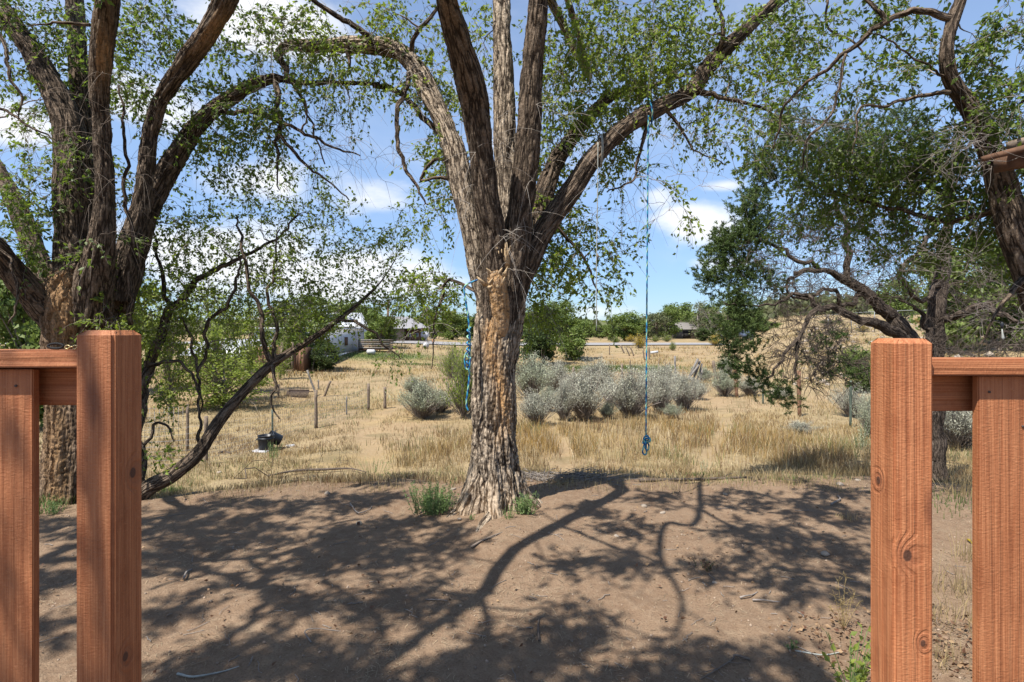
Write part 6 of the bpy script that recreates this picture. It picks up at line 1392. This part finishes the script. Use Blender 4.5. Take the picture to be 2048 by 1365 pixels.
# vehicles
def vehicle(px, Y, label, paint, rz=0.0, kind='car', cat='car'):
    g = GY(px, Y); v = thing('parked_'+kind, label, cat, tuple(g), rz)
    hood = {'car': [(-2.1, .35), (-2.1, .85), (-1.75, .95), (-1.2, 1.38), (.35, 1.42), (1.0, .98), (2.0, .85), (2.15, .6), (2.15, .35)], 'truck': [(-2.5, .5), (-2.5, 1.0), (-.55, 1.0), (-.5, 1.7), (.7, 1.7), (1.15, 1.15), (2.3, 1.05), (2.45, .5)]}[kind]
    n = len(hood); V = [[a, s*.85, b] for s in (-1, 1) for a, b in hood]; mb = MB(); V = np.array(V)
    q = [[i, (i+1) % n, n+(i+1) % n, n+i] for i in range(n)]; import bmesh
    bm = bmesh.new(); vs = [bm.verts.new(p) for p in V]; [bm.faces.new([vs[k] for k in f]) for f in q]; bm.faces.new(vs[:n][::-1]); bm.faces.new(vs[n:]); bmesh.ops.recalc_face_normals(bm, faces=bm.faces[:]); bmesh.ops.bevel(bm, geom=bm.edges[:], offset=.06, segments=2, affect='EDGES'); me = bpy.data.meshes.new('body'); bm.to_mesh(me); bm.free(); put('body', me, MAT[paint], v)
    for s in (-1, 1):
        a, b = ((-.95, .3), (.42, .98)) if kind == 'car' else ((-.35, .6), (.35, .95)); mb = MB(); mb.box(((a[0]+a[1])/2 if kind == 'car' else .15, s*.86, 1.18 if kind == 'car' else 1.4), (1.3 if kind == 'car' else .9, .02, .3)); mb.build('window', MAT['glass'], v)
        for x_ in (-1.35, 1.35): mb = MB(); mb.tube([(x_, s*.70, .33), (x_, s*.88, .33)], .33, 16, at=False); mb.build('wheel', MAT['rubber'], v, True)
    return v
vehicle(1187, 190, 'dark red car parked at the far left of the road, by the far house', 'red_paint', .1)
vehicle(1201, 185, 'white car parked just right of the dark red car', 'white_paint', -.2); 
vehicle(861, 150, 'white pickup truck parked across the road beside the tan house', 'white_paint', .15, 'truck', 'truck')
vehicle(1457, 140, 'white pickup truck near the blue-grey trailer', 'white_paint', .3, 'truck', 'truck')
tk = thing('storage_tank', 'white propane tank on legs between the tan house and the white pickup', 'tank', tuple(GY(842, 76))); mb = MB(); mb.tube([(-1.1, 0, .9), (-1.0, 0, .9), (-.8, 0, .9), (.8, 0, .9), (1.0, 0, .9), (1.1, 0, .9)], [.1, .35, .5, .5, .35, .1], 18, at=False); mb.build('tank_body', MAT['white_paint'], tk, True)
for s in (-.7, .7): mb = MB(); mb.box((s, 0, .2), (.15, .6, .5)); mb.build('leg', MAT['white_board'], tk)
cn_ = thing('traffic_cone', 'small orange cone beside the road right of the white pickup', 'cone', tuple(GY(867, 72))); mb = MB(); mb.tube([(0, 0, .02), (0, 0, .6)], [.22, .04], 14, at=False); mb.build('cone_body', MAT['orange'], cn_, True); mb = MB(); mb.box((0, 0, .02), (.5, .5, .04)); mb.build('base', MAT['orange'], cn_)
# utility pole
up = thing('utility_pole', 'brown wooden utility pole with crossarm above the slatted deck', 'pole', tuple(GY(776, 58))); H = CZ+(HZ-602)/F*58-up.location.z
mb = MB(); mb.tube([(0, 0, 0), (0, 0, H)], [.14, .10], 10, at=False); mb.build('pole', MAT['weathered_red'], up, True); mb = MB(); mb.box((-.5, -.12, H-.35), (1.8, .09, .11)); mb.build('crossarm', MAT['weathered_red'], up)
for x_ in (-1.3, -.9, .3): mb = MB(); mb.tube([(x_, -.12, H-.3), (x_, -.12, H-.12)], .04, 8, at=False); mb.build('insulator', MAT['stone'], up, True)
# pale ball
g = GA(852, 697); pb_ = thing('ball', 'pale scuffed ball sitting on the slope below the road, left of the trunk', 'ball', tuple(g)); r = 6/F*g[1]; o = put('ball_shell', npmesh('ball_shell', IV2*r+[0, 0, r], [IT2], smooth=True), MAT['white_board'], pb_)
mb = MB(); a = np.linspace(0, 2*np.pi, 30); mb.tube(np.stack([r*1.0*np.cos(a), r*.2*np.cos(a), r+r*1.0*np.sin(a)], 1), .012, 5, cap=False, at=False); mb.build('seam', MAT['greywood'], pb_)
# pale pipe
o = MB().tube([P(1301, 706, 46), P(1316, 704, 46)], .10, 10, at=False).build('pipe', MAT['white_board'], None, True); tag(o, 'short pale pipe lying on the slope right of the blue rope', 'pipe')
# road
xs_ = np.concatenate([np.linspace(-150, 26, 90)]); ry = lambda x: 66+.0*x+.0005*x*x
V, q = [], []
for i, x in enumerate(xs_):
    for j, t in enumerate(np.linspace(0, 1, 8)):
        y_ = ry(x)+t*9; V.append([x, y_, terr1(x, y_)+.10])
for i in range(len(xs_)-1):
    for j in range(7): a = i*8+j; q.append([a, a+8, a+9, a+1])
mb = MB(); mb.add(V, q); o = mb.build('road', MAT['asphalt'], None, True); tag(o, kind='structure')

# chain-link fence on the right hillside
cf = thing('chain_link_fence', 'chain-link fence with steel posts below the rocky hillside at right', 'fence', tuple(GY(1885, 45)))
ends = []
xsn = np.linspace(1610, 2120, 12); pts = []
for i, px in enumerate(xsn):
    Y = 52-(px-1610)/510*11; g = GY(px, Y); pts.append(g); mb = MB(); mb.tube([g, g+[0, 0, 1.75]], .035, 8, at=False); under(mb.build('post', MAT['galv'], None, True), cf)
mb = MB(); mb.tube([g+[0, 0, 1.75] for g in pts], .025, 6, at=False); under(mb.build('top_rail', MAT['galv'], None, True), cf)
mb = MB()
for g0, g1 in zip(pts[:-1], pts[1:]):
    for k in range(-8, 12):
        for s in (-1, 1):
            t0 = k/12; q0 = g0+(g1-g0)*np.clip(t0, 0, 1); t1 = np.clip(t0+s*.45, 0, 1)
            if not 0 <= t0 <= 1: continue
            f1 = abs(t1-t0)/.45; q1 = g0+(g1-g0)*t1
            mb.tube([q0+[0, 0, .05], q1+[0, 0, .05+1.65*f1]], .0045, 3, cap=False, at=False)
under(mb.build('wire_mesh', MAT['galv'], None), cf)['kind'] = 'stuff'
# rocks on the hillside
n = 900; Y = RNG.uniform(26, 62, n); X = Y*RNG.uniform(.50, 1.0, n); Z = terr(X, Y); sz = .08+.28*RNG.random(n)**3
V = IV[None]*(sz[:, None]*RNG.uniform(.5, 1.2, (n, 3))*[1, 1, .6])[:, None, :]*(1+.12*RNG.normal(size=(n, len(IV), 1)))+np.stack([X, Y, Z], 1)[:, None]
o = put('hillside_rocks', npmesh('hillside_rocks', V.reshape(-1, 3), [(np.arange(n)[:, None, None]*len(IV)+IT[None]).reshape(-1, 3)]), MAT['stone']); tag(o, 'pale rocks strewn over the dry hillside at right', 'rocks', kind='stuff')
for px, py, w_, lab, k in [(1884, 694, 12, 'whitish boulder below the chain-link fence, left of two', 0), (1892, 700, 12, 'whitish boulder below the chain-link fence, right of two', 1)]: stone(px, py, w_, lab, k, 'white_board', grp=None)

# ================================================================== background trees
def tree_proto(seed, kind):
    """unit tree: height 1, crown radius about .42"""
    rg = np.random.default_rng(seed); st = MB(); lob = []
    nl = {'round': 19, 'airy': 22, 'juniper': 15, 'bare': 16, 'sparse': 20}[kind]
    for k in range(nl):
        a = rg.uniform(0, 6.28); hh = (.10+.80*((k+.5)/nl)) if kind != 'juniper' else .12+.72*(k+.5)/nl
        rad = .30*math.sin(math.pi*min(1, (hh-.05)/1.0))**.6*rg.uniform(.35, 1.1) if kind != 'juniper' else .24*(1-hh*.85)*rg.uniform(.4, 1.1)+.02
        lob.append((np.array([math.cos(a)*rad, math.sin(a)*rad, hh]), rg.uniform(.10, .19)))
    st.tube([(0, 0, -.02), (.01, 0, .12), (0, .01, .30), (.02, 0, .62)], [.024, .019, .014, .004], 7, at=False)
    for c, r in lob:
        b_ = np.array([0, 0, max(.08, c[2]*.45)]); m = (b_+c)/2+[0, 0, .02]; st.tube(crom(np.array([b_, m, c]), 4), np.linspace(.010, .002, 9), 5, at=False)
        for j in range(9 if kind in ('bare', 'airy', 'sparse') else 3):
            t = c+rg.normal(size=3)*r*.75; st.tube([c*.75+b_*.25, (c+t)/2, t], [.003, .002, .0008], 3, cap=False, at=False)
    per = {'round': 340, 'airy': 230, 'juniper': 480, 'bare': 70, 'sparse': 190}[kind]; lp, ls, lt = [], [], []
    for c, r in lob:
        m = per; q = rg.normal(size=(m, 3)); q /= np.linalg.norm(q, axis=1)[:, None]; q *= (rg.random(m)[:, None]**.45)*r*(1+.35*np.sin(q[:, :1]*9+seed)); q[:, 2] *= .8
        cl = np.round(q/(.28*r))*(.28*r)*.35+q*.65; lp.append(c+cl); ls.append(rg.uniform(.022, .048, m)*{'round': 1.1, 'sparse': .72}.get(kind, 1)); lt.append(np.clip(rg.normal(.5, .22, m)+rg.normal()*.12, 0, 1))
    p = np.concatenate(lp); lv = leaves_mesh('foliage', p, rg.normal(size=p.shape)+[0, 0, .2], np.concatenate(ls), .75, np.concatenate(lt), rng=rg)
    return st.mesh('trunk'), lv
TP = {}
def bg_tree(px, py_base, py_top, wpx, Y, kind, leaf, label, var=0, bark='twig', name='tree', grp='trees beyond the field'):
    key = (kind, var, leaf, bark)
    if key not in TP:
        a, b_ = tree_proto(hash((kind, var)) % 97 if False else {'round': 1, 'airy': 2, 'juniper': 3, 'bare': 4, 'sparse': 5}[kind]*10+var, kind); a.materials.append(MAT[bark]); b_.materials.append(MAT[leaf]); TP[key] = (a, b_)
    a, b_ = TP[key]; g = GY(px, Y); H = CZ+(HZ-py_top)/F*Y-g[2]; root = thing(name, label, 'tree', tuple(g-[0, 0, .03]), RNG.uniform(0, 6.28), grp); w = wpx/F*Y/.62; root.scale = (w, w, H*1.03)
    put('trunk', a, None, root); o = put('crown', b_, None, root); return root
T_ = [
 (1086, 712, 598, 92, 42, 'juniper', 'far_dark', 'dense dark juniper just right of the middle trunk', 0, 'juniper_tree'),
 (1150, 712, 628, 70, 46, 'round', 'far_green', 'bushy green tree right of the dark juniper', 0),
 (1120, 690, 600, 80, 80, 'airy', 'far_green', 'taller pale tree behind the juniper and the bushy tree', 1),
 (1160, 690, 640, 44, 100, 'round', 'far_green', 'small green tree far behind the bushy one', 2),
 (1205, 690, 650, 44, 115, 'airy', 'far_green', 'low pale green tree right of the far house', 0),
 (1222, 690, 646, 30, 95, 'round', 'far_green', 'small tree at the left foot of the bright green elm', 1),
 (1250, 689, 626, 66, 92, 'round', 'far_green', 'bright green rounded tree left of the blue rope, tallest there', 2),
 (1285, 688, 632, 40, 105, 'airy', 'far_olive', 'thin brownish tree directly behind the blue rope', 1),
 (1312, 688, 624, 52, 100, 'airy', 'far_olive', 'olive sparse tree right of the blue rope', 2),
 (1332, 688, 610, 48, 112, 'round', 'far_green', 'green-topped tree behind the old barn, left side', 0),
 (1362, 688, 606, 60, 125, 'airy', 'far_green', 'tall airy tree directly behind the old barn', 0),
 (1396, 688, 600, 60, 116, 'bare', 'far_olive', 'grey half-bare tree right of the old barn', 0),
 (1424, 690, 608, 60, 104, 'bare', 'far_olive', 'second grey half-bare tree, further right', 1),
 (1408, 690, 656, 34, 90, 'round', 'far_dark', 'small dark round tree at the end of the road', 1),
 (1452, 690, 600, 70, 112, 'airy', 'far_green', 'green tree beside the grey bare ones, left of the pinyon', 2),
 (1486, 692, 612, 60, 120, 'airy', 'far_olive', 'olive tree seen through the left edge of the pinyon', 0),
 (1530, 692, 640, 70, 110, 'round', 'far_green', 'tree behind the drooping pinyon twigs', 0),
 (1590, 692, 640, 70, 120, 'airy', 'far_green', 'far tree behind the middle of the pinyon', 1),
 (905, 684, 622, 70, 92, 'round', 'far_green', 'green tree beyond the road touching the left of the trunk', 1),
 (870, 684, 618, 60, 100, 'airy', 'far_green', 'pale tree above the white pickup', 2),
 (940, 684, 628, 60, 98, 'round', 'far_dark', 'darker tree mostly hidden by the middle trunk', 0),
 (832, 684, 636, 50, 100, 'round', 'far_dark', 'dark tree behind the right end of the tan house', 2),
 (760, 698, 626, 72, 56, 'round', 'far_green', 'bright bushy tree behind the slatted deck', 0),
 (738, 690, 610, 70, 72, 'airy', 'far_green', 'taller thin tree between the white barn and utility pole', 1),
 (700, 690, 606, 90, 90, 'airy', 'far_olive', 'grey-green tree behind the white barn roof', 0),
 (640, 700, 590, 110, 64, 'airy', 'far_green', 'grey-green tree left of the white barn roof', 2),
 (612, 745, 636, 110, 36, 'round', 'far_green', 'dark leafy bush tree at the near end of the mobile home', 1),
 (650, 742, 690, 50, 35, 'round', 'far_dark', 'low dense bush against the mobile home skirting', 2),
 (575, 740, 600, 100, 44, 'airy', 'far_olive', 'sparse tree behind the wooden shed', 1),
 (500, 760, 600, 90, 24, 'sparse', 'leaf_bright', 'yellow-green tree in front of the tin-roofed shed, right half', 0),
 (430, 770, 570, 110, 21, 'sparse', 'leaf_bright', 'large yellow-green tree left of the tin-roofed shed', 1),
 (340, 790, 590, 90, 19, 'sparse', 'leaf_bright', 'yellow-green tree just right of the left gate post', 2),
 (450, 772, 700, 150, 20, 'sparse', 'leaf_bright', 'low spreading yellow-green thicket beyond the wire fence', 0),
 (560, 770, 660, 40, 30, 'sparse', 'leaf_bright', 'slim yellow-green sapling by the wooden shed', 1),
 (240, 780, 540, 140, 24, 'round', 'leaf_bright', 'bright tree behind the left gate post top', 1),
 (60, 800, 560, 150, 16, 'round', 'far_green', 'leafy tree at the far left behind the old elm', 0),
 (-40, 800, 520, 150, 18, 'airy', 'far_green', 'leafy tree cut by the left edge of the view', 2),
 (130, 780, 620, 120, 22, 'airy', 'far_green', 'pale tree behind the thick left trunk', 1),
 (1800, 650, 560, 70, 60, 'round', 'far_green', 'green tree on the hill left of the upright pinyon trunk', 2),
 (1905, 640, 480, 130, 34, 'round', 'far_green', 'bright broad tree behind the upright pinyon trunk', 0),
 (1990, 640, 500, 130, 36, 'juniper', 'far_green', 'bright conical tree on the hill near the right edge', 1),
 (2060, 640, 460, 140, 33, 'round', 'far_green', 'bright tree cut by the right edge of the view', 1),
 (1725, 745, 700, 60, 24, 'round', 'far_green', 'low dark green bush behind the right gate post', 2),
 (1228, 690, 655, 60, 130, 'round', 'far_green', 'low tree filling the gap left of the bright green elm', 2),
 (1275, 690, 640, 60, 135, 'round', 'far_dark', 'darker tree far behind the blue rope line', 1),
 (1345, 690, 628, 80, 150, 'airy', 'far_green', 'broad pale tree far behind the barn, left side', 1),
 (1390, 690, 618, 90, 150, 'round', 'far_olive', 'broad olive tree far behind the barn, right side', 0),
 (1440, 690, 622, 90, 150, 'round', 'far_green', 'broad green tree at the back, just left of the pinyon', 2),
 (1185, 690, 652, 60, 150, 'round', 'far_dark', 'dark low tree behind the far house', 0),
 (1060, 690, 622, 80, 110, 'round', 'far_green', 'green tree far behind the juniper trunk', 1),
 (1660, 690, 640, 40, 70, 'round', 'far_green', 'small green tree on the hillside behind the pinyon limbs', 1),
]
for t in T_:
    px, pb, ptp, w, Y, kind, leaf, lab, var = t[:9]; bg_tree(px, pb, ptp, w, Y, kind, leaf, lab, var, 'twig_grey' if kind == 'bare' else 'twig', t[9] if len(t) > 9 else 'tree')
# distant wood closing the horizon (one mass)
n = 60000; az = RNG.uniform(-1.3, 1.3, n); Y = RNG.uniform(170, 420, n); X = az*Y; hh = (4.5+2.5*n2(X, Y, 30, 81, 2))*RNG.random(n)**.7; p = np.stack([X, Y, terr(X, Y)+np.maximum(hh, .1)], 1)
o = put('distant_wood', leaves_mesh('distant_wood', p, RNG.normal(size=p.shape), RNG.uniform(1.2, 3.0, n), .8), MAT['far_olive']); tag(o, 'low far-off band of trees closing the horizon', 'wood', kind='stuff')

# ================================================================== things at the right edge
se_ = thing('shed_eave', 'weathered grey shed roof corner jutting in at the right edge beside the elm', 'shed', tuple(P(2100, 330, 3.9)))
def quadbox(pts, Y0, Y1, name, mat):
    a = np.array([P(x, y, Y0) for x, y in pts]); b_ = a+np.array([0, Y1-Y0, 0]); mb = MB(); n = len(a)
    import bmesh
    mb.add(np.concatenate([a, b_]), [[0, 1, 2, 3], [4, 7, 6, 5]]+[[i, i+4, (i+1) % 4+4, (i+1) % 4] for i in range(4)]); return under(mb.build(name, MAT[mat], None), se_)
quadbox([(1968, 312), (1970, 322), (2300, 244), (2300, 222)], 4.0, 4.03, 'fascia_board', 'brown_wood')
quadbox([(2022, 282), (2022, 296), (2300, 226), (2300, 205)], 4.05, 4.09, 'roof_board', 'weathered')
quadbox([(2022, 305), (2022, 336), (2300, 290), (2300, 246)], 4.1, 4.25, 'beam', 'brown_wood')
fd = thing('bird_feeder', 'small dark hanging feeder on a thin line at the right edge', 'feeder', tuple(P(2003, 652, 4.3)))
mb = MB(); mb.tube([P(2004, 540, 4.3), P(2004, 645, 4.3)], .0018, 4, at=False); under(mb.build('line', MAT['twig_dark'], None), fd)
mb = MB(); mb.tube([P(2004, 644, 4.3), P(2004, 647, 4.3), P(2004, 653, 4.3), P(2004, 658, 4.3)], [.003, .010, .011, .004], 12, at=False); under(mb.build('cap', MAT['black_plastic'], None, True), fd)
mb = MB(); mb.tube([P(2004, 658, 4.3), P(2005, 668, 4.3), P(2006, 676, 4.3), P(2006, 680, 4.3)], [.003, .006, .010, .006], 10, at=False); under(mb.build('weight', MAT['cord'], None, True), fd)
